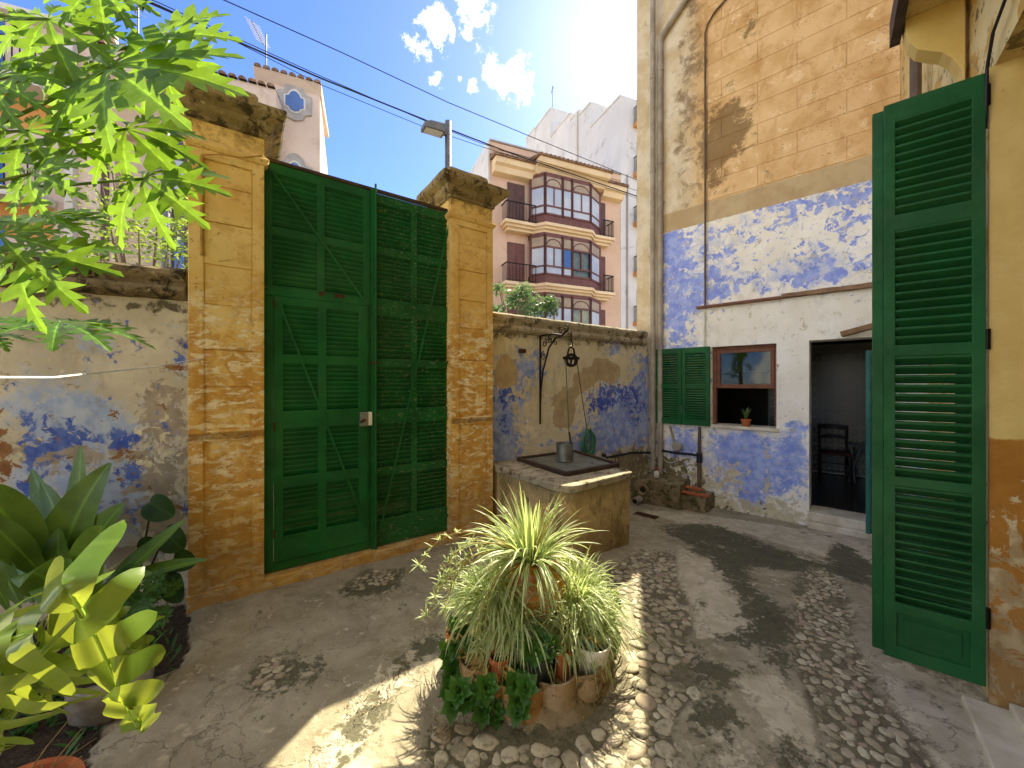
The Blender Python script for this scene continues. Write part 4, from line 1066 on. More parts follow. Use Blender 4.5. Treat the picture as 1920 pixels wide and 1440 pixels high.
# folding shutter, two leaves folded together at right angles to the wall
SZ0, SZ1 = .115, 3.125
secs = [(2.515, 3.03), (1.81, 2.43), (1.10, 1.75), (.42, 1.05)]
def fold_leaf(label, xa, xb, ya, yb, m, panel=True):
    """leaf in the plane x = const: built along y"""
    mb = MB(); st = .045
    mb.wall(ya, yb, SZ0, SZ1, [(ya + st, yb - st, a, b_) for a, b_ in secs] + [(ya + st + .005, yb - st - .005, SZ0 + .07, .365)], xa, xb)
    mb.v = [(v[1], v[0], v[2]) for v in mb.v]; mb.f = [f[::-1] for f in mb.f]
    lf = mb.build('shutter_leaf', m, hh)
    md = lf.modifiers.new('weld', 'WELD'); md.merge_threshold = .0005
    md = lf.modifiers.new('bevel', 'BEVEL'); md.width = .003; md.segments = 2; md.limit_method = 'ANGLE'
    lf['label'] = label
    MB().rings(xa + .012, xb - .012, ya + st + .005, yb - st - .005, [(0, SZ0 + .07), (0, .365)]).build('kick_panel', m, lf)
    pb = MB().box(xa + .004, xa + .014, ya + st + .03, yb - st - .03, SZ0 + .10, .335).build('raised_field', m, lf, bevel=.004)
    w = yb - ya - 2 * st; p = .0485
    hh_ = -p * .36; d = (xb - xa) * .5
    me = MB().prism([(-d, -hh_ - .006), (-d, -hh_ + .006), (d, hh_ + .005), (d, hh_ - .005)], -w / 2, w / 2, 'y').mesh('slat', m)
    bm = bmesh.new(); bm.from_mesh(me); bmesh.ops.recalc_face_normals(bm, faces=bm.faces); bm.to_mesh(me); bm.free()
    for a, b_ in secs:
        n = round((b_ - a) / p)
        for k in range(n):
            place('slat', me, lf, ((xa + xb) / 2, (ya + yb) / 2, a + (k + .5) * (b_ - a) / n), (0, rnd.uniform(-.02, .02), 0))
    return lf
L1 = fold_leaf('near leaf of the folding shutter', -.035, .003, .012, .372, M_SHUT)
L2 = fold_leaf('far leaf of the folding shutter folded behind the near one', .012, .050, .055, .415, M_SHUT)
MB().tube([(.056, .405, .30), (.056, .405, 2.95)], .007, 8).build('shutter_bolt', M_IRON, hh)
for z in (.45, 1.82, 3.02):
    MB().tube([(-.018, .006, z - .05), (-.018, .006, z + .05)], .013, 8).build('shutter_hinge', M_IRON, hh)
# ------------------------------------------------------------------ the well
wa, wb_, wc = gpt(1185, 1008), gpt(1060, 1062), gpt(950, 1010)
zt = .70
wf_ = lambda u, v: (lambda d: Vector(((u - CX) / FPX * d, d)))((CH - zt) * FPX / (v - CY))
A, B = wf_(1183, 884), wf_(1060, 914)              # front edge of the top slab
dB = (A - B).normalized(); nB = Vector((-dB.y, dB.x))
well = thing('well', 'squat ochre stone well with rounded front and metal cover', 'well', (B.x, B.y, 0))
nrm = Vector((-FG[3], FG[2])); dG = Vector((FG[2], FG[3]))
def toG(p): return ((p.x - FG[0]) * FG[2] + (p.y - FG[1]) * FG[3], -(p.x - FG[0]) * FG[3] + (p.y - FG[1]) * FG[2])
ax, ay = toG(A); bx, by = toG(B)
lx = fx(FG, 944, .0) ; 
Lp = wf_(945, 877); lx, ly = toG(Lp)
OFFW = toG(Vector((B.x, B.y)))
def corner_arc(p0, pc, p1, n=7):
    return [((1 - t) ** 2 * p0[0] + 2 * t * (1 - t) * pc[0] + t * t * p1[0], (1 - t) ** 2 * p0[1] + 2 * t * (1 - t) * pc[1] + t * t * p1[1]) for t in [k / n for k in range(n + 1)]]
def toward(a, b, d):
    v = (b[0] - a[0], b[1] - a[1]); l = math.hypot(*v); return (a[0] + v[0] / l * d, a[1] + v[1] / l * d)
def well_outline(o):
    Lc, Bc, Ac = (lx - o, ly - o * .3), (bx - o * .3, by - o), (ax + o, ay - o)
    pts = [(lx - o, WY - .004), Lc]
    pts += corner_arc(toward(Bc, Lc, .20), Bc, toward(Bc, Ac, .20))
    pts += corner_arc(toward(Ac, Bc, .05), Ac, (Ac[0], Ac[1] + .05), 4)
    pts += [(ax + o, WY - .004)]
    return pts
OFF[well.name] = (0, 0, 0)
well.rotation_euler = (0, 0, fang(FG)); well.location = loc2w(FG, bx, by, 0); OFF[well.name] = (-bx, -by, 0)
o = MB().prism(well_outline(0.), -.4, zt - .07, 'z').build('body', M_WELL, well, recalc=True); 
def vbands(o, n, z0, z1):
    bm = bmesh.new(); bm.from_mesh(o.data)
    for k in range(1, n):
        g_ = bm.verts[:] + bm.edges[:] + bm.faces[:]
        bmesh.ops.bisect_plane(bm, geom=g_, plane_co=(0, 0, z0 + (z1 - z0) * k / n), plane_no=(0, 0, 1))
    bm.to_mesh(o.data); bm.free()
vbands(o, 10, -.2, .63); roughen(o, .014, 5., 0, 3.)
o = MB().prism(well_outline(.022), zt - .069, zt, 'z').build('rim_slab', M_COPING2, well, bevel=.014, recalc=True)
# cover frame
wq = lambda u, v: toG(wf_(u, v - 4))
fp = [wq(972, 868), wq(1061.7, 897), wq(1158, 879), wq(1077, 854)]
cxm = (sum(p[0] for p in fp) / 4, sum(p[1] for p in fp) / 4)
b = MB()
for k in range(4):
    p, q = fp[k], fp[(k + 1) % 4]
    b.bar((p[0], p[1], zt + .022), (q[0], q[1], zt + .022), .045, .04)
b.build('cover_frame', M_WOODD, well)
ins = [(cxm[0] + (p[0] - cxm[0]) * .93, cxm[1] + (p[1] - cxm[1]) * .93) for p in fp]
MB().prism(ins, zt + .006, zt + .022, 'z').build('cover_plate', M_ZINC, well, recalc=True)
hp = wq(1107, 878)
MB().tube([(hp[0], hp[1], zt + .02), (hp[0], hp[1], zt + .05), (hp[0] + .03, hp[1], zt + .055), (hp[0] + .03, hp[1], zt + .02)], .005, 6).build('cover_ring', M_ZINC, well)
# bucket on the cover
bp = wf_(1059, 868); 
bk = thing('bucket', 'small grey zinc bucket on the well cover tied to the rope', 'bucket', (bp.x, bp.y, zt + .023))
MB().lathe([(0, .0), (.094, .0), (.101, .012), (.094, .02), (.098, .185), (.105, .19), (.105, .205), (.094, .205), (.09, .03), (0, .03)], 28).build('body', M_ZINC, bk)
MB().tube([(.098 * math.cos(a), .02, .195 + .02 * math.sin(a) - .06 * math.sin(a) ** 2) for a in [math.pi * k / 10 for k in range(11)]], .004, 6).build('handle', M_IRON, bk)
# wrought-iron bracket on the wall
bx_ = fx(FG, 1011, WY); Zw = lambda v: fz(FG, 1011, v, WY)
br = fthing('wall_bracket', 'black wrought iron bracket with scrolls on the peeling well wall', 'bracket', FG, (bx_, WY, Zw(795)))
tip = Vector((bp.x, bp.y)); tipx, tipy = toG(Vector((bp.x + .02, bp.y + .01)))
reach = Vector((tipx - bx_, tipy - (WY - .02))); RL = reach.length; rd = reach.normalized()
tz = Zw(640)
def arm(s, z): return (bx_ + rd.x * s * RL, WY - .02 + rd.y * s * RL, z)
MB().bar((bx_, WY - .02, Zw(795)), (bx_, WY - .02, Zw(628)), .016, .016).build('wall_bar', M_IRON, br)
zTip = 1.6 + (CY - 622) / FPX * tip.y
z628 = Zw(630)
MB().tube([arm(0, z628), arm(.5, z628 + (zTip - z628) * .35), arm(.85, zTip - .03), arm(1.05, zTip + .02)], .011, 8).build('top_arm', M_IRON, br)
MB().tube([arm(0, Zw(760)), arm(.03, Zw(730)), arm(.12, Zw(695)), arm(.35, Zw(655)), arm(.6, Zw(636) - .02), arm(.85, zTip - .035)], .011, 8).build('curved_strut', M_IRON, br)
def scroll(s0, z0, r0, turns, dirn, nm='scroll'):
    pts = []
    for k in range(26):
        a = dirn * k / 25 * turns * 2 * math.pi + 1.5; r = r0 * (1 - k / 25 * .8)
        pts.append(arm(s0 + r * math.cos(a) / RL, z0 + r * math.sin(a)))
    MB().tube(pts, .006, 6).build(nm, M_IRON, br)
scroll(.14, Zw(668), .055, 1.4, 1); scroll(.18, Zw(645), .05, 1.4, -1); scroll(.40, Zw(640), .05, 1.4, 1); scroll(.98, zTip + .03, .05, 1.2, -1); scroll(.62, zTip - .10, .04, 1.1, 1); scroll(.8, zTip + .03, .035, 1.2, 1)
# pulley hanging from the bracket
pc = at(1071, 672, tip.y); pl = thing('pulley', 'black iron pulley wheel hanging from the wrought iron bracket', 'pulley', (pc.x, pc.y, pc.z), R(20))
MB().tube([(0, 0, zTip - pc.z), (.0, 0, .20), (.02, 0, .17), (.015, 0, .14), (-.015, 0, .135)], .007, 6).build('hook', M_IRON, pl)
MB().tube([(-.03, 0, 0), (-.045, 0, .05), (-.03, 0, .11), (0, 0, .13), (.03, 0, .11), (.045, 0, .05), (.03, 0, 0)], .011, 8).build('yoke', M_IRON, pl)
w_ = MB().lathe([(.048, -.016), (.078, -.020), (.066, -.006), (.066, .006), (.078, .020), (.048, .016), (.048, -.016)], 26).build('wheel', M_IRON, pl, (0, 0, -.02), (R(90), 0, 0))
sp_ = MB()
for k in range(3):
    a = k * 2.094 + .5; sp_.bar((0, 0, 0), (.052 * math.cos(a), 0, .052 * math.sin(a)), .016, .018)
sp_.build('spokes', M_IRON, pl, (0, 0, -.02))
MB().box(-.10, .10, -.014, .014, -.012, .018).build('axle_bar', M_IRON, pl)
# rope over the pulley
rt = thing('well_rope', 'green rope running over the pulley down to the bucket', 'rope', (pc.x, pc.y, zt + .2))
hk = at(1097, 806, 1.); hx, hz = onp(FG, 1098, 806, WY); hkp = loc2w(FG, hx, WY - .03, hz)
bt = Vector((bp.x + .05, bp.y, zt + .32)); q = Vector((pc.x, pc.y, zt + .2))
a_ = Vector((pc.x - .066, pc.y - .02, pc.z - .02)); c_ = Vector((pc.x + .066, pc.y + .02, pc.z - .02))
top_ = [Vector((pc.x - .066 * math.cos(k * math.pi / 6), pc.y - .02 * math.cos(k * math.pi / 6), pc.z - .02 + .066 * math.sin(k * math.pi / 6))) for k in range(1, 6)]
MB().tube([p - q for p in [bt, (bt + a_) / 2, a_] + top_ + [c_, (c_ + hkp) / 2 + Vector((0, 0, -.02)), hkp]], .0065, 7).build('strand', M_ROPE, rt)
MB().tube([Vector((bp.x + .07, bp.y, zt + .22)) - q, bt - q + Vector((0, 0, .03))], .012, 6).build('swivel', M_RUST, rt)
# coil of hose on its hook
hs = thing('hose_coil', 'green garden hose coiled on a hook by the well', 'hose', hkp, fang(FG))
hr = random.Random(2); pts = []
for k in range(10 * 18):
    a = k / 18 * 2 * math.pi; lp = k // 18
    rx_, rz_ = .095 + .03 * math.sin(lp * 1.9), .20 + .045 * math.sin(lp * 2.7)
    pts.append((rx_ * math.sin(a) + .018 * math.sin(lp * 3.1), -.012 - .007 * (lp % 5), -rz_ + rz_ * math.cos(a) + .012 * math.cos(lp * 2.2)))
MB().tube(pts, .011, 7).build('coil', M_HOSE, hs)
MB().tube([(0, .03, 0), (0, -.06, 0), (0, -.07, .04)], .006, 6).build('hook', M_IRON, hs)
# black water pipe along the wall
x_a, z_a = onp(FG, 1130, 856, WY); x_b, z_b = onp(FG, 1222, 848, WY)
wp = fthing('water_pipe', 'black water pipe running along foot of the well wall', 'pipe', FG, (x_a, WY, z_a))
MB().tube([(x_a, WY + .02, z_a + .02), (x_a, WY - .04, z_a + .02), (x_a + .03, WY - .05, z_a - .01), (x_a + .2, WY - .05, z_a - .01), (x_a + .6, WY - .05, z_a), (x_b, WY - .05, z_b)], .016, 8).build('run', M_CABLE, wp)
MB().tube([(x_a, WY + .02, z_a + .02), (x_a, WY - .045, z_a + .02)], .024, 8).build('bend', M_RUST, wp)
# stone trough block in the corner
sb = thing('stone_block', 'mossy stone block with a round hole under the drain pipes', 'stone', (0, 0, 0), fang(FK))
sp0 = loc2w(FK, .30, -.35, -.17); sb.location = sp0
bmk = MB().box(-.42, .30, -.16, .40, -.1, .34).build('block', M_MORTAR, sb, recalc=True)
roughen(bmk, .035, 3.5, 7, 5.); roughen(bmk, .012, 14., 0, 8.)
MB().lathe([(.045, 0), (.075, .015), (.085, -.02), (.045, -.10), (0, -.10)], 18).build('spout_hole', M_TERRA2, sb, (-.22, -.185, .19), (R(90), 0, 0))
MB().lathe([(0, -.02), (.043, -.02), (.043, -.005), (0, -.005)], 18).build('spout_shade', M_BLACKP, sb, (-.22, -.19, .19), (R(90), 0, 0))  # black disc stands in for the shade inside the hole
bm2 = MB().box(.29, .62, -.05, .38, -.1, .20).build('side_block', M_MORTAR, sb, recalc=True); roughen(bm2, .03, 5., 5, 2.)
for k, (xx, yy, zz, ry) in enumerate(((.36, -.03, .235, 0), (.52, 0, .225, .1), (.42, .12, .275, -.15))):
    tl_ = thing('loose_tile', ('broken red clay tile lying on the stone block end', 'red clay tile beside the waste pipe on stone block', 'upper red clay tile stacked on the stone block')[k], 'tile', loc2w(FK, .30 + xx, -.35 + yy, -.17 + zz), fang(FK) + ry, 'clay tiles on the stone block')
    n = 8; b = MB()
    for i in range(n + 1):
        a = -.6 + 1.2 * i / n
        for s_ in (-.12, .12): b.v += [(s_, .11 * math.sin(a), .11 * math.cos(a) - .1), (s_, .095 * math.sin(a), .095 * math.cos(a) - .1)]
    for i in range(n):
        q_ = i * 4; b.f += [(q_, q_ + 4, q_ + 6, q_ + 2), (q_ + 1, q_ + 3, q_ + 7, q_ + 5), (q_, q_ + 1, q_ + 5, q_ + 4), (q_ + 2, q_ + 6, q_ + 7, q_ + 3)]
    b.build('tile_shell', M_TERRA, tl_, recalc=True)
cn_ = thing('plastic_bottle', 'red and white plastic bottle on the mossy stone block', 'bottle', loc2w(FK, .22, -.36, .20), .3)
MB().lathe([(0, 0), (.035, 0), (.038, .02), (.036, .07), (.015, .10), (.015, .115), (0, .115)], 14).build('body', M_WHITEPOT, cn_)
MB().lathe([(.018, .10), (.022, .10), (.022, .135), (0, .135)], 12).build('cap', M_RED, cn_)
pi_ = gpt(1200, 942)
pp_ = thing('pipe_end', 'short grey pipe stub at foot of the stone block', 'pipe', (pi_.x, pi_.y, pi_.z + .055), fang(FK))
MB().lathe([(.042, 0), (.055, 0), (.055, .2), (.042, .2), (.042, 0)], 18).build('tube', M_PIPE, pp_, None, (R(90), 0, 0))
MB().lathe([(0, .04), (.042, .04)], 18).build('inside', M_BLACKP, pp_, (0, 0, 0), (R(90), 0, 0))  # black disc painted in as the darkness down the pipe
# ------------------------------------------------------------------ island of pots
ix, iy = ISC
isl = thing('planter_island', 'round mortar planter edged with clay tiles in middle of courtyard', 'planter', (ix, iy, 0))
n = 48; b = MB(); prof = [(.52, -.06), (.49, .0), (.455, .04), (.42, .075), (.30, .10), (.0, .11)]
for k in range(n):
    a = 2 * math.pi * k / n
    for (r_, z_) in prof:
        q = 1 + .07 * mnoise.noise(Vector((math.cos(a) * 1.3, math.sin(a) * 1.3, 3.))) + .03 * mnoise.noise(Vector((math.cos(a) * 5, math.sin(a) * 5, z_ * 9)))
        b.v.append((r_ * q * math.cos(a), r_ * q * .93 * math.sin(a), z_))
m_ = len(prof)
for k in range(n):
    for j in range(m_ - 1): b.f.append((k * m_ + j, ((k + 1) % n) * m_ + j, ((k + 1) % n) * m_ + j + 1, k * m_ + j + 1))
o = b.build('mortar_base', M_MORTAR, isl, smooth=True); roughen(o, .008, 14., 0, 3.)
# upright curved clay tiles round the rim, each its own part
def rim_tile(r, h, half, th=.014, nn=12, round_foot=.4):
    b = MB()
    for k in range(nn + 1):
        a = -half + 2 * half * k / nn; e = abs(a) / half
        zf = -.02 + round_foot * .05 * e * e; zt_ = h - .012 * e ** 4
        for (rr) in (r, r - th): b.v += [(rr * math.sin(a), -rr * math.cos(a), zf), (rr * math.sin(a), -rr * math.cos(a), zt_)]
    for k in range(nn):
        i = k * 4
        b.f += [(i, i + 4, i + 5, i + 1), (i + 2, i + 3, i + 7, i + 6), (i + 1, i + 5, i + 7, i + 3), (i, i + 2, i + 6, i + 4)]
    b.f += [(0, 1, 3, 2), (nn * 4, nn * 4 + 2, nn * 4 + 3, nn * 4 + 1)]
    return b
for k, (deg, h, m, zz, rr) in enumerate(((-97, .135, M_TERRA3, -.01, .475), (-71, .15, M_TERRA2, .0, .455), (-47, .12, M_TERRA2, .02, .46), (-122, .13, M_TERRA3, .0, .46), (-138, .11, M_TERRA3, .03, .44), (-160, .11, M_TERRA2, .03, .44), (178, .12, M_TERRA2, .03, .44), (-28, .11, M_TERRA2, .03, .45), (-6, .11, M_TERRA3, .03, .45))):
    a = R(deg); o = rim_tile(.112, h, 1.2).build('edging_tile', m, isl, ((rr - .085) * math.cos(a), (rr - .085) * .93 * math.sin(a), zz + .01), (R(rnd.uniform(-3, 3)), R(rnd.uniform(-3, 3)), a + math.pi / 2 + R(rnd.uniform(-8, 8))), recalc=True)
    md = o.modifiers.new('b', 'BEVEL'); md.width = .004; md.segments = 2
def dirt(parent, r, z):
    MB().lathe([(0, z + .004), (r * .6, z + .006), (r, z)], 20).build('soil', M_SOIL, parent)
def pot(name, label, loc, prof, m, soil, cat='pot', rz=0., tilt=None, seg=28, group=None):
    t = thing(name, label, cat, loc, rz, group)
    o = MB().lathe(prof, seg).build('shell', m, t)
    if soil: dirt(t, *soil)
    if tilt: t.rotation_euler = tilt
    return t
# the big jar
jr = thing('glazed_jar', 'orange glazed jar holding the spider plant on planter island', 'jar', (.145, 2.30, .105))
MB().lathe([(0, 0), (.095, 0), (.125, .06), (.178, .16), (.194, .24), (.182, .31), (.142, .37), (.112, .395), (.115, .42), (.135, .44), (.135, .455), (.10, .455), (.095, .40), (0, .40)], 36).build('body', M_JAR, jr, smooth=True)
dirt(jr, .1, .41)
def plant(name, label, cat, loc, rz=0., group=None): return thing(name, label, cat, loc, rz, group)
def blades(r, n, L0, L1, w, el0, el1, grav, spread=.03, az=None, nseg=8, gv=.5):
    b = MB(); b.uv = []
    for k in range(n):
        a = r.uniform(*az) if az else r.uniform(0, 2 * math.pi); e = R(r.uniform(el0, el1)); L = r.uniform(L0, L1)
        d = (math.cos(a) * math.cos(e), math.sin(a) * math.cos(e), math.sin(e))
        rr = r.uniform(0, spread)
        ribbon(b, (rr * math.cos(a), rr * math.sin(a), r.uniform(-.01, .02)), d, L, w * r.uniform(.65, 1.15), nseg, grav * r.uniform(1 - gv, 1 + gv), r, None, r.uniform(-1., 1.), .35)
    return b
sr = random.Random(21)
sp1 = plant('spider_plant', 'large striped spider plant spraying out of the orange jar', 'plant', (.11, 2.28, .545))
blades(sr, 150, .22, .47, .017, 25, 88, 2.7, .07).build('upper_blades', M_SPIDER, sp1, smooth=True, kind='stuff')
blades(sr, 45, .26, .52, .016, 25, 65, 3., .07, (1.9, 4.6)).build('leaning_blades', M_SPIDER, sp1, smooth=True, kind='stuff')
blades(sr, 34, .22, .42, .010, -5, 40, 5., .08, None, 8).build('dead_blades', M_DRYTW, sp1, smooth=True, kind='stuff')
blades(sr, 80, .22, .44, .015, -5, 40, 4.6, .08).build('drooping_blades', M_SPIDER, sp1, smooth=True, kind='stuff')
def plantlet(b, p, r, n=9, L=.06):
    if b.uv is None: b.uv = [(0, 0)] * len(b.v)
    for k in range(n):
        a = r.uniform(0, 6.28); e = R(r.uniform(-30, 70))
        ribbon(b, p, (math.cos(a) * math.cos(e), math.sin(a) * math.cos(e), math.sin(e)), L * r.uniform(.6, 1.2), .007, 5, 9., r, None, 0, .3)
st = MB(); pls = MB(); pls.uv = []
jc = Vector((.11, 2.28, .545))
for (tu, tv, td, mid) in ((785, 1060, 2.05, (870, 985, 2.15)), (800, 1155, 1.95, (870, 1050, 2.05)), (815, 1120, 2.0, (880, 1040, 2.1)), (840, 1075, 2.05, (890, 1000, 2.15)), (893, 1215, 1.92, (910, 1090, 2.0)), (905, 1195, 1.95, (930, 1080, 2.02)), (1075, 1235, 1.95, (1045, 1110, 2.02)), (1085, 1215, 2.0, (1050, 1120, 2.05)), (1060, 1225, 1.93, (1040, 1090, 2.02)), (1095, 1190, 2.05, (1075, 1060, 2.1)), (850, 1100, 2.02, (900, 1010, 2.12)), (825, 1090, 2.0, (880, 1010, 2.08)), (835, 1140, 2.0, (880, 1030, 2.08))):
    e = at(tu, tv, td) - jc; m_ = at(*mid) - jc
    pts = []
    for k in range(13):
        t_ = k / 12; pts.append(tuple((1 - t_) ** 2 * Vector((0, 0, .02)) + 2 * t_ * (1 - t_) * (m_ * 1.15 + Vector((0, 0, .10))) + t_ * t_ * e))
    st.tube(pts, [.0032] * 9 + [.0028, .0024, .002, .0018], 5)
    for j in range(7, 13, 1): plantlet(pls, pts[j], sr, 7 if j < 12 else 14, .045 if j < 12 else .06)
st.build('runners', M_STOLON, sp1, kind='stuff')
pls.build('plantlets', M_SPIDER, sp1, smooth=True, kind='stuff')
fl_ = MB()
for k in range(14):
    a = sr.uniform(0, 6.28); d = Vector((math.cos(a) * .5, math.sin(a) * .5, 1)); L = sr.uniform(.25, .42)
    p = [Vector((0, 0, .02)) + d * (L * i / 6) + Vector((0, 0, -.35 * (L * i / 6) ** 2)) for i in range(7)]
    fl_.tube(p, .0018, 4)
    for j in range(5): 
        c = p[-1] + Vector((sr.uniform(-.02, .02), sr.uniform(-.02, .02), sr.uniform(-.03, .01)))
        fl_.add([c + Vector((-.006, 0, 0)), c + Vector((0, .004, .005)), c + Vector((.006, 0, 0)), c + Vector((0, -.004, -.005))], [(0, 1, 2, 3)])
fl_.build('flower_stalks', M_STOLON, sp1, kind='stuff')
# smaller spider plants in hidden pots round the jar
for k, (x, y, z, n_, lab, azr) in enumerate(((-.10, 2.25, .33, 330, 'dense spider plant mass at jar\'s side nearest the gate', None), (.03, 2.16, .27, 260, 'spider plant tuft hanging in front of the orange jar', None),
                                      (.36, 2.27, .33, 300, 'spider plant mass at jar\'s side nearest the cobbled strip', None), (.31, 2.17, .23, 110, 'low spider plant tuft above the small red pots', None), (.45, 2.25, .21, 110, 'grassy spider plant tuft behind the white bowl', None))):
    t = plant('spider_plant', lab, 'plant', (x, y, z), 0, 'small spider plants round the jar')
    blades(sr, int(n_ * 2.6), .12, .34, .0095, -15, 85, 7.5, .13, None, 7).build('blades', M_SPIDER, t, smooth=True, kind='stuff')
    pz = -z + .10
    MB().lathe([(0, pz), (.055, pz), (.075, -.02), (.08, 0), (.07, 0), (.06, -.02), (0, -.02)], 18).build('pot', M_TERRA, t)
# pots along the rim
P = lambda u, v, d: at(u, v, d)
pp = pot('plastic_pot', 'dark grey plastic pot with leafy succulent above the clay edging', (.14, 1.965, .075), [(0, 0), (.056, 0), (.072, .185), (.078, .19), (.080, .21), (.073, .21), (.069, .19), (.066, .17), (0, .17)], M_PLASTIC, (.066, .175))
pot('clay_pot', 'slim red clay pot between the plastic pot and white bowl', (.262, 1.99, .085), [(0, 0), (.036, 0), (.044, .12), (.048, .125), (.049, .15), (.042, .15), (.040, .12), (0, .12)], M_TERRA, (.04, .125))
pot('clay_pot', 'small red clay pot under the trailing succulent leaves', (-.062, 1.965, .085), [(0, 0), (.040, 0), (.052, .10), (.056, .105), (.056, .13), (.049, .13), (.046, .10), (0, .10)], M_TERRA, (.046, .11))
wb2 = pot('ceramic_bowl', 'white ceramic bowl with grey succulents on the planter rim', (.425, 2.06, .085), [(0, 0), (.06, 0), (.085, .05), (.098, .12), (.104, .125), (.104, .145), (.095, .145), (.088, .11), (0, .10)], M_WHITEPOT, (.088, .115))
pot('clay_pot', 'red clay pot at planter edge towards the gate', (-.30, 2.12, .09), [(0, 0), (.045, 0), (.058, .12), (.063, .125), (.063, .15), (.055, .15), (.05, .12), (0, .12)], M_TERRA, (.05, .125))
pot('clay_pot', 'old broken clay pot behind the jar by jade sprigs', (.50, 2.38, .09), [(0, 0), (.045, 0), (.058, .12), (.063, .125), (.063, .15), (.055, .15), (.05, .12), (0, .12)], M_TERRA2, (.05, .125))
# succulents: rosettes of spoon-shaped leaves on trailing stems
def rosette_mesh(name, m, n, L, w, seed):
    r = random.Random(seed); b = MB(); b.uv = []
    for k in range(n):
        a = k * 2.39996; t = k / n; e = R(75 - 68 * t + r.uniform(-8, 8)); l = L * (.55 + .5 * t)
        ribbon(b, (0, 0, .012 * (1 - t)), (math.cos(a) * math.cos(e), math.sin(a) * math.cos(e), math.sin(e)), l, w * (.7 + .4 * t), 6, 2.5, r, lambda q: (.22 + .78 * math.sin(math.pi * min(1, q * 1.15) ** 1.6)) if q < .86 else max(.05, 1.1 * math.cos((q - .86) / .14 * 1.5)), 0, .22)
    return b.mesh(name, m, True)
ROS = [rosette_mesh('rosette', M_JADE, 17, .070, .042, s) for s in range(5)]
ROSG = [rosette_mesh('rosette', M_GREYS, 16, .028, .013, s) for s in range(3)]
def succulent(label, loc, spots, meshes, stem_m, s0=1., group=None):
    t = plant('succulent', label, 'plant', loc, 0, group); c = Vector(loc); b = MB()
    for (u, v, d, s) in spots:
        p = at(u, v, d) - c
        o = place('rosette', sr.choice(meshes), t, p, (R(sr.uniform(20, 65)), R(sr.uniform(-35, 35)), sr.uniform(0, 6.28))); o.scale = (s * s0,) * 3
        o.rotation_euler = Vector((sr.uniform(-.5, .5), -1. + sr.uniform(-.4, .4), sr.uniform(.3, 1.3))).to_track_quat('Z', 'Y').to_euler()
        mid = p * .5 + Vector((sr.uniform(-.03, .03), -.03, .05))
        b.tube([(0, 0, 0), tuple(mid), tuple(p)], .005, 5)
    b.build('stems', stem_m, t, kind='stuff')
    return t
spots = []
for k in range(110):
    u = sr.uniform(836, 1002); lo_ = 1185 + max(0, (870 - u)) * .9; hi = 1345 - abs(u - 890) * .55
    v = sr.uniform(lo_, hi); d = 2.08 - (v - 1185) / 160 * .26 + abs(u - 960) * .0009
    spots.append((u, v, d, sr.uniform(.75, 1.15)))
for (u, v) in ((905, 1330), (925, 1338), (900, 1305), (878, 1310), (860, 1295), (850, 1320), (970, 1310), (985, 1290), (965, 1280), (975, 1330), (910, 1290)): spots.append((u, v, 1.80 + sr.uniform(0, .05), 1.1))
succulent('trailing dark green succulent spilling over the planter rim', (-.10, 2.02, .14), spots, ROS, M_STOLON)
succulent('leafy green succulent growing in the dark plastic pot', (.14, 1.965, .25), [(u, v, d, 1.0) for u, v, d in ((1000, 1215, 1.93), (1015, 1205, 1.96), (1008, 1225, 1.90), (990, 1222, 1.91), (1022, 1222, 1.93), (1000, 1195, 1.99), (1030, 1210, 1.98), (985, 1205, 1.97))], ROS, M_STOLON)
succulent('blue grey succulents filling the white ceramic bowl', (.425, 2.06, .20), [(sr.uniform(1085, 1112), sr.uniform(1198, 1232), sr.uniform(2.0, 2.08), sr.uniform(.8, 1.2)) for _ in range(22)], ROSG, M_STOLON)
succulent('upright jade sprig in sun beside the cobbled strip', (.58, 2.42, .20), [(1150, 1120, 2.45, 1.0), (1146, 1130, 2.44, .9), (1154, 1134, 2.46, .9), (1148, 1145, 2.45, .9), (1156, 1148, 2.46, .8), (1128, 1098, 2.5, .7), (1120, 1112, 2.5, .7)], ROS, M_STOLON, .75)
succulent('small green succulent at planter edge towards the gate', (-.30, 2.12, .22), [(sr.uniform(848, 885), sr.uniform(1165, 1235), sr.uniform(2.04, 2.12), sr.uniform(.5, .8)) for _ in range(12)], ROS, M_STOLON)
succulent('shaded green succulent behind the white bowl rim', (.52, 2.25, .14), [(sr.uniform(1120, 1155), sr.uniform(1160, 1225), sr.uniform(2.2, 2.3), sr.uniform(.5, .8)) for _ in range(12)], ROS, M_STOLON)
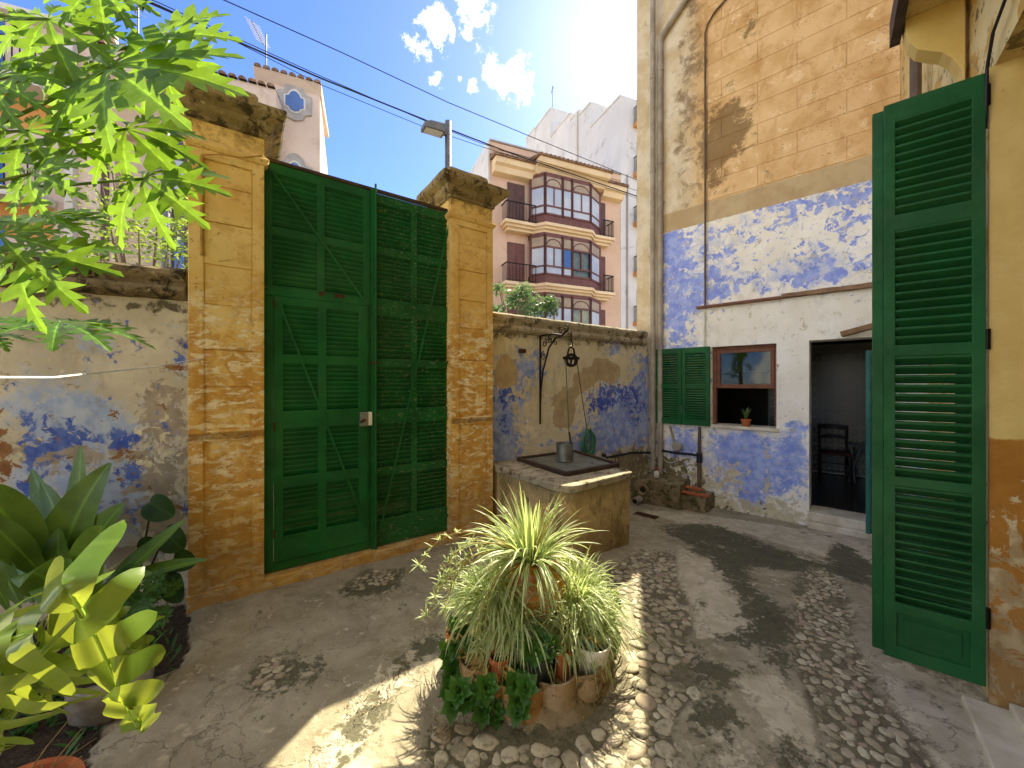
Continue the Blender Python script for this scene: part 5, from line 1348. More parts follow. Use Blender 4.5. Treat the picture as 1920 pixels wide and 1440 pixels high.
# ------------------------------------------------------------------ plants by the old wall
lr = random.Random(31)
def orient(xa, nz):
    x = Vector(xa).normalized(); z = Vector(nz); z = (z - x * z.dot(x)).normalized(); y = z.cross(x)
    return Matrix((x, y, z)).transposed()
def papaya_mesh(seed, droop=.35, name='leaf', m=None):
    r = random.Random(seed); b = MB(); b.uv = []
    lobes = [(0, 1.0), (34, .97), (-34, .97), (70, .86), (-70, .86), (108, .66), (-108, .66), (146, .42), (-146, .42)]
    for (deg, L) in lobes:
        a = R(deg + r.uniform(-5, 5)); L *= r.uniform(.9, 1.08); d = Vector((math.cos(a), math.sin(a), 0)); p = Vector((-d.y, d.x, 0))
        prof = [(0, .012, 0), (.16, .030, 0), (.27, .040, 0), (.32, .13, .05), (.36, .19, .13), (.40, .13, .08), (.44, .05, .0), (.50, .17, .06), (.54, .22, .14), (.57, .14, .08), (.62, .05, 0), (.67, .13, .06), (.70, .16, .11), (.74, .045, 0), (.80, .09, .08), (.85, .03, 0), (.91, .045, .04), (1., .0, 0)]
        prof = [(t, w * r.uniform(.95, 1.35), s * r.uniform(.8, 1.2)) for t, w, s in prof]
        dz = droop * r.uniform(.6, 1.4)
        def mid(t): return d * (L * t) + Vector((0, 0, .10 * L * t - dz * L * t * t))
        for sgn in (1, -1):
            base = len(b.v)
            for (t, w, s) in prof:
                q = mid(t); b.v.append(tuple(q)); b.uv.append((.5, t))
                e = mid(min(1.05, t + s)) + p * (sgn * w * L) + Vector((0, 0, w * L * .28 - .1 * L * w * r.random())); b.v.append(tuple(e)); b.uv.append((.5 + sgn * .5, t))
            for k in range(len(prof) - 1):
                i = base + k * 2; f = (i, i + 1, i + 3, i + 2); b.f.append(f if sgn < 0 else f[::-1])
        # pale midrib
    o = b.mesh(name, m or M_PAPAYA, True)
    return o
PAP = [papaya_mesh(s, .25 + .12 * (s % 4)) for s in range(6)]
trunk = Vector((-2.35, 1.15, 0.))
pt = thing('papaya_tree', 'papaya tree with big lobed bright green leaves reaching over the wall', 'tree', trunk)
MB().tube([(0, 0, 0), (.03, .02, 1.2), (-.02, .05, 2.4), (0, .03, 3.1)], [.07, .06, .055, .045], 12).build('trunk', M_BARK, pt)
# u, v of leaf centre, distance, direction its long lobe points in the picture, length in pixels, nod, where its stalk leaves the frame
LEAVES = [(205, 127, 1.60, -5, 230, .15, (-40, 250)), (290, 75, 1.75, -28, 165, .0, (-60, 160)), (237, 242, 1.70, -42, 130, .2, (-30, 270)), (268, 335, 1.72, -28, 150, .1, (-50, 352)),
          (52, 245, 1.60, -48, 130, .3, (-60, 240)), (57, 326, 1.55, -20, 115, .1, (-80, 345)), (68, 405, 1.62, -14, 125, -.2, (-60, 425)), (90, 36, 1.55, -60, 140, .1, (-40, 20)),
          (146, 133, 1.65, -100, 130, .3, (-40, 160)), (45, 478, 1.60, -30, 165, .15, (-60, 480)), (112, 604, 1.72, -14, 135, -.65, (-60, 596)), (-30, 628, 1.6, -8, 75, -.6, (-120, 620)),
          (190, -25, 1.6, -80, 110, .1, (-20, -40)), (0, 440, 1.35, -38, 100, .5, (-120, 430)), (-10, 150, 1.5, 10, 130, 0, (-120, 160))]
for k, (u, v, d, deg, L, nod, s) in enumerate(LEAVES):
    c = at(u, v, d); a = R(deg)
    x = Vector((math.cos(a), -.35 * lr.uniform(.2, 1.), math.sin(a)))
    z = Vector((lr.uniform(-.25, .25), -1. + .3 * abs(nod), .35 + nod * .6 if nod >= 0 else .25)) if nod > -.5 else Vector((.0, -.18, 1.))
    if nod < 0: z = Vector((lr.uniform(-.15, .15), -.5 - nod * .1, .8)) if nod > -.5 else z
    mt = Matrix.Translation(c - trunk) @ orient(x, z).to_4x4() @ Matrix.Diagonal((L * d / FPX,) * 3 + (1,))
    o = place('leaf', PAP[k % 6], pt); o.matrix_local = mt
    e = at(s[0], s[1], d * .97)
    hub = Vector((trunk.x + lr.uniform(-.05, .05), trunk.y + .03, min(3.0, max(1.7, e.z * .8 + .5))))
    q0 = c - trunk; q1 = e - trunk; q2 = hub - trunk
    MB().tube([tuple(q2), tuple(q1 * .6 + q2 * .4 + Vector((0, 0, .03))), tuple(q1), tuple(q1 * .5 + q0 * .5 + Vector((0, 0, -.012))), tuple(q0)], [.010, .009, .008, .0065, .005], 7).build('leaf_stalk', M_PAPSTEM, pt, smooth=True)
# ---- aspidistra and friends
def blade_leaf(p0, p1, w, bow, nrm, n=12, fold=.25, tipw=.0, curl=0.):
    """broad leaf from p0 to p1, bowed by vector bow, facing nrm"""
    p0, p1, bow, nrm = Vector(p0), Vector(p1), Vector(bow), Vector(nrm); b = MB(); b.uv = []
    for i in range(n + 1):
        t = i / n; p = (1 - t) * p0 + t * p1 + bow * (4 * t * (1 - t))
        d = ((p1 - p0) + bow * (4 - 8 * t)).normalized(); s = d.cross(nrm).normalized(); up = s.cross(d)
        wi = w / 2 * max(tipw * t, math.sin(math.pi * (.06 + .94 * t) ** 1.0) ** .75 if t < .98 else .03) * (.25 + .75 * min(1, t * 2.6)) + .003
        for j, q in enumerate((-1, -.5, 0, .5, 1)):
            wave = .05 * w * math.sin(t * 9 + q * 2)
            b.v.append(tuple(p + s * (wi * q) + up * (fold * wi * abs(q) + wave * abs(q) * .4 - curl * wi * q * q))); b.uv.append((.5 + q / 2, t))
    for i in range(n):
        for j in range(4):
            a = i * 5 + j; b.f.append((a, a + 1, a + 6, a + 5))
    return b
def clump(name, label, loc, specs, m, cat='plant', part='leaf'):
    t = thing(name, label, cat, loc); L = Vector(loc)
    for (a, c, w, bow, nr) in specs:
        blade_leaf(Vector(a) - L, Vector(c) - L, w, bow, nr).build(part, m, t, smooth=True)
    return t
gp = Vector((-2.35, 2.05, 0.))
def lf(bu, bv, bd, tu, tv, td, wpx, bow=(0, 0, .05), nr=(0, -1, .35)):
    return (at(bu, bv, bd), at(tu, tv, td), wpx * (bd + td) / 2 / FPX, bow, nr)
specs = [lf(125, 1120, 2.25, 151, 838, 2.35, 46, (.02, 0, 0)), lf(115, 1130, 2.2, 207, 868, 2.25, 78, (-.06, -.03, .0), (.3, -1, .3)), lf(120, 1110, 2.2, 233, 944, 2.2, 55, (0, 0, .04)),
         lf(120, 1110, 2.2, -60, 915, 1.95, 66, (0, -.05, .16), (0, -.5, 1)), lf(110, 1110, 2.15, -30, 970, 1.95, 44, (0, -.05, .10), (0, -.6, 1)), lf(120, 1120, 2.2, 78, 905, 2.3, 60, (.05, 0, .03)),
         lf(150, 1140, 2.1, 190, 985, 1.8, 88, (0, .02, .02), (0, -1, .1)), lf(150, 1150, 2.1, 36, 1102, 1.8, 62, (0, -.05, .16), (-.2, -.8, 1)), lf(150, 1150, 2.1, 95, 1150, 1.8, 70, (.02, -.05, .20), (.1, -1, .6)),
         lf(170, 1120, 2.2, 388, 1050, 2.25, 34, (0, 0, .03), (0, -.5, 1)), lf(170, 1120, 2.2, 345, 975, 2.3, 44, (0, 0, -.02), (0, -.7, .8)), lf(150, 1110, 2.3, 60, 880, 2.45, 50, (0, 0, 0)),
         lf(60, 1130, 2.1, 10, 1000, 2.2, 50, (0, 0, .02)), lf(40, 1140, 2.0, -40, 1010, 2.0, 54, (0, 0, .03)), lf(90, 1130, 2.2, 60, 960, 2.3, 60, (.03, 0, 0)), lf(110, 1140, 2.1, 110, 990, 2.15, 60, (0, 0, 0)),
         lf(160, 1140, 2.1, 285, 1075, 2.1, 36, (0, 0, .03), (0, -.6, .9)), lf(130, 1130, 2.1, 170, 960, 2.3, 52, (.0, 0, 0), (.3, -1, .1)), lf(20, 1150, 1.9, -80, 1080, 1.8, 50, (0, 0, .1), (0, -.7, .8))]
for k in range(16):
    a = lr.uniform(0, 6.28); bu = lr.uniform(-20, 180)
    specs.append(lf(bu, 1130, 2.25, bu + lr.uniform(-110, 90), lr.uniform(960, 1090), lr.uniform(2.1, 2.5), lr.uniform(44, 70), (0, 0, lr.uniform(.02, .16)), (lr.uniform(-.5, .5), -1, lr.uniform(0, .8))))
asp = clump('aspidistra', 'big dark broad-leaved aspidistra clump against the old peeling wall', gp, specs, M_ASPI)
def heart_leaf(L):
    b = MB(); b.uv = []; pts = []; n = 22
    for k in range(n):
        a = 2 * math.pi * k / n; r = .5 * (1 + .35 * math.cos(a)) * (1 - .35 * max(0, math.cos(a - math.pi)) ** 6)
        pts.append((r * math.cos(a) * 1.25 + .12, r * math.sin(a) * .95))
    b.v.append((0, 0, .0)); b.uv.append((.5, 0))
    for (x, y) in pts: b.v.append((x * L, y * L, L * (.25 * abs(y) - .25 * x * x))); b.uv.append((.5 + y, max(0, x)))
    b.f = [(0, 1 + k, 1 + (k + 1) % n) for k in range(n)]
    return b
hl = [heart_leaf(.16).mesh('leaf', M_ALO, True)]
ab = at(250, 1120, 2.45); ab.z = 0
al = thing('arrowhead_plant', 'dark arrowhead-leaved plant in front of the ochre gate pillar', 'plant', ab)
for (u, v, d, deg, s) in ((285, 945, 2.45, -25, 1.0), (312, 1000, 2.42, -40, .95), (330, 1048, 2.4, -10, .8), (325, 1085, 2.38, -80, 1.0), (300, 1070, 2.4, -20, .7), (262, 1030, 2.4, 20, .8)):
    c = at(u, v, d); a = R(deg); o = place('leaf', hl[0], al)
    o.matrix_local = Matrix.Translation(c - ab) @ orient((math.cos(a), -.2, math.sin(a)), (lr.uniform(-.3, .3), -1, .6)).to_4x4() @ Matrix.Diagonal((s, s, s, 1))
    MB().tube([(0, 0, 0), tuple((c - ab) * .5 + Vector((0, 0, .1))), tuple(c - ab)], [.008, .006, .004], 6).build('leaf_stalk', M_ALO, al)
# young papaya seedlings
SEED = [papaya_mesh(40 + s, .2, 'leaf', M_WEED) for s in range(3)]
sb_ = at(265, 1180, 2.2); sb_.z = 0
sd = thing('papaya_seedling', 'young papaya seedlings sprouting from soil by the gate pillar', 'plant', sb_)
MB().tube([(0, 0, 0), (.02, 0, .2), (-.01, .02, .38)], [.008, .006, .005], 6).build('stem', M_PAPSTEM, sd)
for k in range(22):
    u, v = (lr.uniform(210, 305), lr.uniform(1065, 1140)) if k < 15 else (lr.uniform(235, 300), lr.uniform(1120, 1190))
    if k == 0: u, v = 328, 1105
    if k == 1: u, v = 308, 1158
    c = at(u, v, lr.uniform(2.1, 2.25)); o = place('leaf', SEED[k % 3], sd); a = lr.uniform(0, 6.28); s = lr.uniform(.06, .095)
    o.matrix_local = Matrix.Translation(c - sb_) @ orient((math.cos(a), -.3, math.sin(a) * .6), (0, -.8, 1)).to_4x4() @ Matrix.Diagonal((s, s, s, 1))
    MB().tube([(0, .01, .25), tuple((c - sb_) * .6 + Vector((0, 0, .1))), tuple(c - sb_)], .002, 4).build('leaf_stalk', M_PAPSTEM, sd)
# ---- monstera
def monstera(length, width, seed, curl=0., droop=1., fold=.35, nl=6, taper=0., a0=112):
    """split leaf: heart-shaped, each side a row of broad fingers parted by deep cuts, joined along the midrib"""
    r = random.Random(seed); b = MB(); b.uv = []
    def mid(t): return Vector((length * (t - .18), .015 * length * math.sin(t * 5), -droop * length * .35 * max(0, t) ** 2))
    def halfw(t): return width / 2 * max(.1, math.sin(math.pi * min(1, .24 + .74 * t)) ** .7) * (1 + taper * max(0, .42 - t) * 2.4)
    for sgn in (1, -1):
        for k in range(nl):
            t0, t1 = k / nl, (k + 1.) / nl; cut = r.uniform(.18, .30)
            a_ = k / (nl - 1); ang = R(a0 - (a0 - 28) * a_ ** .8 + r.uniform(-5, 5))       # finger direction off the midrib: back at the base, forward at the tip
            tm = (t0 + t1) / 2; hw = halfw(tm) * r.uniform(.92, 1.08); dr = r.uniform(.7, 1.4)
            rows, cols_ = 12, 4; base = len(b.v); half = length / nl * .52
            for i in range(rows + 1):
                q = i / rows
                wq = 1.0 if q < cut else 1 - .30 * min(1, (q - cut) / .2)
                endr = 1.0 if q < .72 else math.sqrt(max(.004, 1 - ((q - .72) / .28) ** 2))
                ridge = hw * q
                cx, cy = math.cos(ang) * ridge, math.sin(ang) * ridge
                bend = -(.5 + curl) * dr * hw * q * q + fold * hw * q
                m0 = mid(tm)
                for j in range(cols_ + 1):
                    s = (j / cols_ - .5) * 2 * half * wq * endr * (1 + .25 * math.sin(math.pi * q))
                    # across the finger: perpendicular to its direction
                    px, py = m0.x + cx + math.sin(ang) * s, cy - math.cos(ang) * s
                    if q == 0: px, py = mid(tm + s / length).x, 0.
                    zz = mid(tm + (s / length) * (1 - q)).z + bend - .16 * abs(s) * q + .012 * math.sin(q * 7 + k * 2)
                    b.v.append((px, sgn * max(0, py), zz)); b.uv.append((.5 + sgn * .5 * q, tm))
            for i in range(rows):
                for j in range(cols_):
                    a = base + i * (cols_ + 1) + j; f = (a, a + 1, a + cols_ + 2, a + cols_ + 1); b.f.append(f if sgn > 0 else f[::-1])
    b.tube([tuple(mid(t) + Vector((0, 0, .002))) for t in [k / 10 for k in range(11)]], [.005 - .0035 * k / 10 for k in range(11)], 6)
    b.uv += [(.5, .0)] * (len(b.v) - len(b.uv))
    return b
mo = Vector((-1.45, .62, 0.))
ms = thing('monstera', 'sunlit monstera with large split leaves drooping over the clay pot', 'plant', mo)
for k, (u, v, d, xdir, ndir, L, Wd, curl, droop, fold, taper, a0) in enumerate((
        (150, 1150, .98, (.46, .02, -1.0), (.35, -1., .22), .43, .19, .5, .12, .25, 1.1, 150),
        (20, 1195, .94, (-.9, .0, -.25), (.0, -.85, .6), .36, .36, .7, .4, .2, 0., 105),
        (190, 1165, 1.2, (.62, .1, -.75), (.3, -.9, .5), .24, .13, .4, .4, .3, 0., 100),
        (75, 1215, 1.05, (-.45, .05, -.85), (-.1, -.95, .5), .30, .30, .8, .7, .2, .3, 112),
        (-30, 1300, .90, (-.5, -.1, -.8), (.2, -.9, .4), .26, .26, .6, .6, .2, 0., 112))):
    c = at(u, v, d); o = monstera(L, Wd, k + 5, curl, droop, fold, 7 if k else 6, taper, a0).build('leaf', M_MONS, ms, smooth=True)
    o.matrix_local = Matrix.Translation(c - mo) @ orient(xdir, ndir).to_4x4()
    s0 = at(-60 + 15 * k, 1400, .92 + .03 * k) - mo; e = c - mo
    MB().tube([(s0.x * .3, s0.y * .3, .1), tuple(s0), tuple(s0 * .45 + e * .55 + Vector((0, 0, .02))), tuple(e)], [.012, .010, .008, .005], 8).build('leaf_stalk', M_MONSTEM, ms, smooth=True)
# pot in a crinkled bag
bpnt = gpt(190, 1340)
bg_ = thing('bagged_pot', 'plant pot wrapped in crinkled grey plastic bag beside the soil bed', 'pot', (bpnt.x, bpnt.y + .05, bpnt.z))
b = MB().lathe([(0, 0), (.12, 0), (.145, .03), (.155, .10), (.16, .16), (.15, .20), (.135, .205), (.125, .18), (0, .17)], 40)
o = b.build('bag', M_BAG, bg_, smooth=True); roughen(o, .022, 9., 0, 4.); roughen(o, .008, 30., 0, 9.)
dirt(bg_, .125, .18)
blw = MB(); blw.uv = []
for k in range(40):
    a = lr.uniform(0, 6.28); ribbon(blw, (lr.uniform(-.09, .09), lr.uniform(-.09, .09), .18), (math.cos(a) * .6, math.sin(a) * .6, 1), lr.uniform(.08, .2), .02, 5, 5., lr, lambda t: math.sin(math.pi * (.15 + .85 * t)))
blw.build('weeds', M_WEED, bg_, smooth=True, kind='stuff')
# clay pot in the near corner, with weeds and dry twigs
cpn = Vector((-1.74, 1.30, 0.0))
cpt = pot('clay_pot', 'wide clay pot with weeds and dry twigs in the nearest corner', cpn, [(0, 0), (.13, 0), (.18, .11), (.195, .115), (.20, .15), (.175, .15), (.165, .11), (0, .11)], M_TERRA, (.165, .115), seg=40)
tw = MB(); wd = MB(); wd.uv = []
for k in range(26):
    p = Vector((lr.uniform(-.14, .14), lr.uniform(-.12, .12), .11)); a = lr.uniform(0, 6.28); L = lr.uniform(.1, .28)
    d = Vector((math.cos(a), math.sin(a), lr.uniform(.2, 1.2))).normalized()
    tw.tube([tuple(p), tuple(p + d * L * .5 + Vector((0, 0, .02))), tuple(p + d * L)], [.003, .0025, .0015], 5)
for k in range(70):
    a = lr.uniform(0, 6.28); ribbon(wd, (lr.uniform(-.14, .14), lr.uniform(-.13, .13), .11), (math.cos(a), math.sin(a), lr.uniform(.3, 1.4)), lr.uniform(.03, .09), .018, 4, 6., lr, lambda t: math.sin(math.pi * (.15 + .85 * t)))
tw.build('dry_twigs', M_DRYTW, cpt, kind='stuff'); wd.build('weeds', M_WEED, cpt, smooth=True, kind='stuff')
# low weeds over the soil bed
gc = MB(); gc.uv = []
for k in range(900):
    u = lr.uniform(-150, 340); v = lr.uniform(1140, 1420)
    p = gpt(u, v)
    if not inside(p.x, p.y, SOILP) or mnoise.noise(Vector((p.x * 4, p.y * 4, 2))) < -.05: continue
    a = lr.uniform(0, 6.28)
    ribbon(gc, (p.x, p.y, p.z - .035), (math.cos(a), math.sin(a), lr.uniform(.3, 1.6)), lr.uniform(.03, .11), lr.uniform(.012, .026), 4, 6., lr, lambda t: math.sin(math.pi * (.15 + .85 * t)))
tag(gc.build('weeds', M_WEED, smooth=True), 'low green weeds over the dark soil bed', 'weeds', None, 'stuff')
# weeds in the paving joints
gc = MB(); gc.uv = []
wsp = []
for (u0, v0, u1, v1, n_) in ((760, 1230, 700, 1330, 160), (800, 1340, 830, 1380, 60), (690, 1300, 650, 1360, 60), (1420, 970, 1450, 985, 40), (1560, 1040, 1630, 1075, 30), (1500, 1090, 1620, 1230, 50), (790, 1190, 845, 1165, 40)):
    for k in range(n_):
        t = lr.random(); wsp.append((u0 + (u1 - u0) * t + lr.gauss(0, 12), v0 + (v1 - v0) * t + lr.gauss(0, 8)))
for (u, v) in wsp:
    p = gpt(u, v); a = lr.uniform(0, 6.28)
    ribbon(gc, (p.x, p.y, p.z - .004), (math.cos(a), math.sin(a), lr.uniform(.2, 1.4)), lr.uniform(.012, .035), .005, 3, 10., lr)
tag(gc.build('dry_grass', M_DRYTW, smooth=True), 'dry grass tufts in the paving joints', 'grass', None, 'stuff')
# white wire strung past the wall to the pillar
we = loc2w(FG, fx(FG, 384), -.02, fz(FG, 384, 671)); w0 = at(-80, 706, 1.0)
wp_ = [w0, at(0, 708, 1.15), at(100, 708, 1.45), at(200, 697, 1.85), at(290, 688, 2.3), we]
tag(MB().tube([tuple(p) for p in wp_], [.0045, .0045, .0045, .0042, .0035, .003], 6).build('washing_line', M_WHITEW), 'thin white washing line strung from the ochre pillar past the old wall', 'wire')
# ------------------------------------------------------------------ the street beyond
SD = (.92, .39)
PB0 = at(918, 720, 21.0); FP = frame((PB0.x, PB0.y), SD)
Q = lambda u, v, y=0.: onp(FP, u, v, y)
pe = fthing('apartment_building', 'peach apartment building with dark red glazed bay windows above the well wall', 'building', FP, (4.4, 0, -.4))
PW = Q(1163, 500)[0]; PZ = 14.85
b = MB().box(0, PW, 0, 9, -.5, PZ - .35); b.build('wall', M_FARPEACH, pe)
MB().prism([(-.05, PZ - .35), (-.05, PZ), (.2, PZ + .02), (9, PZ - .4), (9, PZ - .7)], 0, PW + .02, 'x').build('parapet', M_FARPEACH, pe, recalc=True)
MB().box(-.02, PW + .02, -.12, .25, PZ + .02, PZ + .10).build('parapet_cap', M_FARGREY, pe)
MB().box(-.10, -.01, -.03, 9, -.5, PZ).build('white_gable', M_FARWHITE, pe)
zf = [fz(FP, 951, 421), fz(FP, 951, 533), 3.85]; SH = zf[0] - zf[1]
bxa, bxb = Q(990, 400)[0], Q(1118, 400)[0]
BY = -1.0
fxa, fxb = fx(FP, 1022, BY), fx(FP, 1107, BY)
def eave(x0, x1, yo, z, nm='eave'):
    e = MB().prism([(0, z - .75), (yo * .55, z - .70), (yo * .7, z - .42), (yo * .95, z - .34), (yo, z - .2), (yo, z - .05), (0, z)], x0, x1, 'x').build(nm, M_FARTRIM, pe, recalc=True)
    n = int((x1 - x0 + .2) / .26)
    r = MB().prism([(yo - .12, z - .06), (yo - .12, z - .0), (.0, z + .42), (0, z + .1)], x0 - .1, x1 + .1, 'x').build('eave_roof', M_FARTILE, pe, recalc=True)
    tb = MB()
    for k in range(9):
        a = math.pi * k / 8
        tb.v += [(.10 * math.cos(a), 0, .085 * math.sin(a)), (.10 * math.cos(a), .9 * abs(yo), .085 * math.sin(a) + .38)]
    tb.f = [(2 * k, 2 * k + 2, 2 * k + 3, 2 * k + 1) for k in range(8)] + [tuple(range(0, 18, 2))]
    me = tb.mesh('roof_tile', M_FARTILE)
    for k in range(n): place('roof_tile', me, r, (x0 - .1 + (k + .5) * (x1 - x0 + .2) / n, yo - .14, z - .01))
ze = zf[0] + 3.25
eave(Q(930, 300, -.7)[0], bxa + .1, -.75, ze + .05); eave(bxa + .1, Q(1143, 340, -1.2)[0], -1.35, ze + .25); eave(Q(1128, 345, -.7)[0] + .3, PW - .1, -.75, ze + .05)
def bal(x0, x1, z, nm='balcony'):
    P = [(x0, 0), (x0, -.75), (fxa - .45, -.75), (fxa - .05, BY - .22), (fxb + .05, BY - .22), (fxb + .55, -.75), (x1, -.75), (x1, 0)]
    o = MB().prism(P, z - .16, z, 'z').build(nm, M_FARTRIM, pe, recalc=True)
    P2 = [(p[0] + (.12 if k < 2 else (-.12 if k > 5 else 0)), min(0, p[1] + .14)) for k, p in enumerate(P)]
    MB().prism(P2, z - .30, z - .161, 'z').build('moulding', M_FARTRIM, o, recalc=True)
    P3 = [(p[0] + (.25 if k < 2 else (-.25 if k > 5 else 0)), min(0, p[1] + .30)) for k, p in enumerate(P)]
    MB().prism(P3, z - .46, z - .301, 'z').build('soffit', M_FARTRIM, o, recalc=True)
def rail(xa, xb, z, side):
    b = MB(); y = -.68; n = 9
    b.bar((xa, y, z + 1.0), (xb, y, z + 1.0), .05, .05); b.bar((xa, y, z + .1), (xb, y, z + .1), .03, .03)
    for k in range(n + 1): b.bar((xa + (xb - xa) * k / n, y, z), (xa + (xb - xa) * k / n, y, z + 1.), .022, .022)
    xs = xa if side < 0 else xb
    b.bar((xs, y, z + 1.), (xs, 0, z + 1.), .05, .05)
    for k in range(1, 4): b.bar((xs, y * k / 4, z), (xs, y * k / 4, z + 1.), .022, .022)
    b.build('railing', M_IRON, pe)
bl0, bl1 = Q(947, 430, -.7)[0], Q(1153, 450, -.7)[0]
for s, z in enumerate(zf):
    bal(bl0, bl1, z); 
    rail(bl0 + .08, bxa + .15, z, -1); rail(bxb + .05, bl1 - .08, z, 1)
    for (u0, u1) in ((951, 983), (1115, 1134)):
        d = MB().box(Q(u0, 400)[0], Q(u1, 400)[0], -.06, .02, z, z + 2.35).build('balcony_door', M_FARSHUT if s == 0 else M_FARWOOD, pe)
        xm_ = (Q(u0, 400)[0] + Q(u1, 400)[0]) / 2
        MB().box(xm_ - .02, xm_ + .02, -.085, -.061, z + .02, z + 2.33).build('meeting_strip', M_FARWOOD, d)
    # glazed bay
    P = [(bxa, 0), (bxa + .02, -.35), (fxa, BY), (fxb, BY), (bxb - .02, -.35), (bxb, 0)]
    zb, ztb = z, z + 2.72
    bay = MB().prism(P, zb, zb + .52, 'z').build('bay_window', M_FARWOOD, pe, recalc=True)
    MB().prism(P, ztb - .10, ztb + .12, 'z').build('bay_head', M_FARWOOD, bay, recalc=True)
    Pi = [(bxa + .15, -.02), (bxa + .17, -.3), (fxa + .08, BY + .14), (fxb - .08, BY + .14), (bxb - .17, -.3), (bxb - .15, -.02)]
    MB().prism(Pi, zb + .53, ztb - .11, 'z').build('bay_inside', M_CURTAIN if s else M_FARGLASS, bay, recalc=True)
    def seg(a, c, parts):
        a, c = Vector((a[0], a[1], 0)), Vector((c[0], c[1], 0)); d = (c - a); nr = Vector((d.y, -d.x, 0)).normalized() * -1
        for (t0, t1, kind) in parts:
            p, q = a + d * t0, a + d * t1; up = Vector((0, 0, 1))
            post = MB()
            for tt in (p, q): post.bar(tt + up * (zb + .5), tt + up * ztb, .13, .13, (0, 1, 0))
            post.bar(p + up * (zb + .98), q + up * (zb + .98), .10, .09); post.bar(p + up * (zb + 2.05), q + up * (zb + 2.05), .10, .10); post.bar(p + up * (zb + .54), q + up * (zb + .54), .10, .10)
            if kind == 'arch':
                mid = (p + q) / 2; post.bar(mid + up * (zb + 1.0), mid + up * (zb + 2.05), .08, .09, (0, 1, 0))
                hw = (q - p).length / 2 - .08; e = (q - p).normalized(); pts = [mid + e * (hw * math.cos(x_)) + up * (zb + 2.08 + .42 * math.sin(x_)) for x_ in [math.pi * k / 8 for k in range(9)]]
                post.tube(pts, .045, 6)
            post.build('glazing_bars', M_FARWOOD, bay)
            off = -nr * .02
            for (za, zc, mm) in ((.58, .95, 'low'), (1.02, 2.0, 'mid'), (2.1, 2.6, 'top')):
                e = d.normalized() * .06
                vs = [p + e + off + up * (zb + za), q - e + off + up * (zb + za), q - e + off + up * (zb + zc), p + e + off + up * (zb + zc)]
                m_ = M_FARBLUE if (s == 1 and mm != 'top' and .45 < t1 and kind == 'arch' and t0 < .4) or (s == 1 and kind == 'plain' and mm == 'mid' and len(parts) > 1) else (M_GLASS if s and t0 > .5 else M_FARGLASS)
                if mm == 'top': m_ = M_FARHEAD
                g_ = MB(); g_.add(vs, [(0, 1, 2, 3)]); g_.add([v - off * .4 for v in vs], [(3, 2, 1, 0)]); g_.build('pane', m_, bay)
    seg((fxa, BY), (fxb, BY), [(0, .37, 'arch'), (.37, .58, 'plain'), (.58, 1., 'arch')])
    seg((bxa + .02, -.35), (fxa, BY), [(0, 1, 'plain')]); seg((fxb, BY), (bxb - .02, -.35), [(0, 1, 'plain')])
# white building next door: stepped party wall and street front with little balconies
wh = fthing('apartment_building', 'stained white apartment block rising behind the peach building', 'building', FP, (PW + 2, 0, -.4))
X0 = PW + .03
steps = [(0, 3.3, 19.9), (3.3, 4.75, 21.7), (4.75, 6.0, 22.1), (6.0, 9.2, 22.7), (9.2, 12.3, 25.2), (12.3, 14.2, 25.4)]
for k, (y0, y1, z) in enumerate(steps):
    MB().box(X0, X0 + 5.2, y0 + .01, y1 - .0, -.5, z).build('block', M_FARWHITE, wh)
    MB().box(X0 - .05, X0 + 5.2, y0 + .02, y1 - .01, z, z + .12).build('roof_edge', M_FARWHITE2, wh)
MB().tube([(X0 - .09, 5.0, 12.), (X0 - .09, 5.0, 22.1)], .10, 10).build('drain_pipe', M_FARWHITE2, wh)
MB().tube([(X0 + .5, -.06, 2), (X0 + .5, -.06, 15)], .05, 8).build('drain_pipe', M_FARGREY, wh)
for z in (18.4, 15.2, 12.0, 8.8, 5.6):
    o = MB().box(X0 + 1.0, X0 + 2.6, -.45, 0, z - .25, z).build('balcony', M_FARORANGE, wh)
    b = MB(); b.bar((X0 + 1.05, -.4, z + 1), (X0 + 2.6, -.4, z + 1), .04, .04); b.bar((X0 + 1.05, -.4, z + 1), (X0 + 1.05, 0, z + 1), .04, .04)
    for k in range(13): b.bar((X0 + 1.05 + k * .12, -.4, z), (X0 + 1.05 + k * .12, -.4, z + 1), .02, .02)
    for k in range(5): b.bar((X0 + 1.05, -.4 + k * .09, z), (X0 + 1.05, -.4 + k * .09, z + 1), .02, .02)
    b.build('railing', M_IRON, o)
    MB().box(X0 + 1.3, X0 + 2.1, -.04, .02, z, z + 2.1).build('balcony_door', M_SHUT2, wh)
def antenna(label, base, h, lean, n=7):
    t = thing('roof_antenna', label, 'antenna', base)
    MB().tube([(0, 0, 0), (0, 0, h)], .025, 6).build('mast', M_STEEL, t)
    b = MB(); a, c = Vector((-.1, 0, h * .75)), Vector((lean[0], 0, lean[1])); b.tube([a, c], .02, 5)
    for k in range(n): p = a + (c - a) * (k + .5) / n; b.tube([p + Vector((-.06, -.35, -.12)), p + Vector((.06, .35, .12))], .012, 4)
    b.build('boom', M_STEEL, t); return t
antenna('thin aerial on the stained white apartment block roof', loc2w(FP, X0 + .6, 10., 25.3), 2.6, (.1, 2.5), 5)
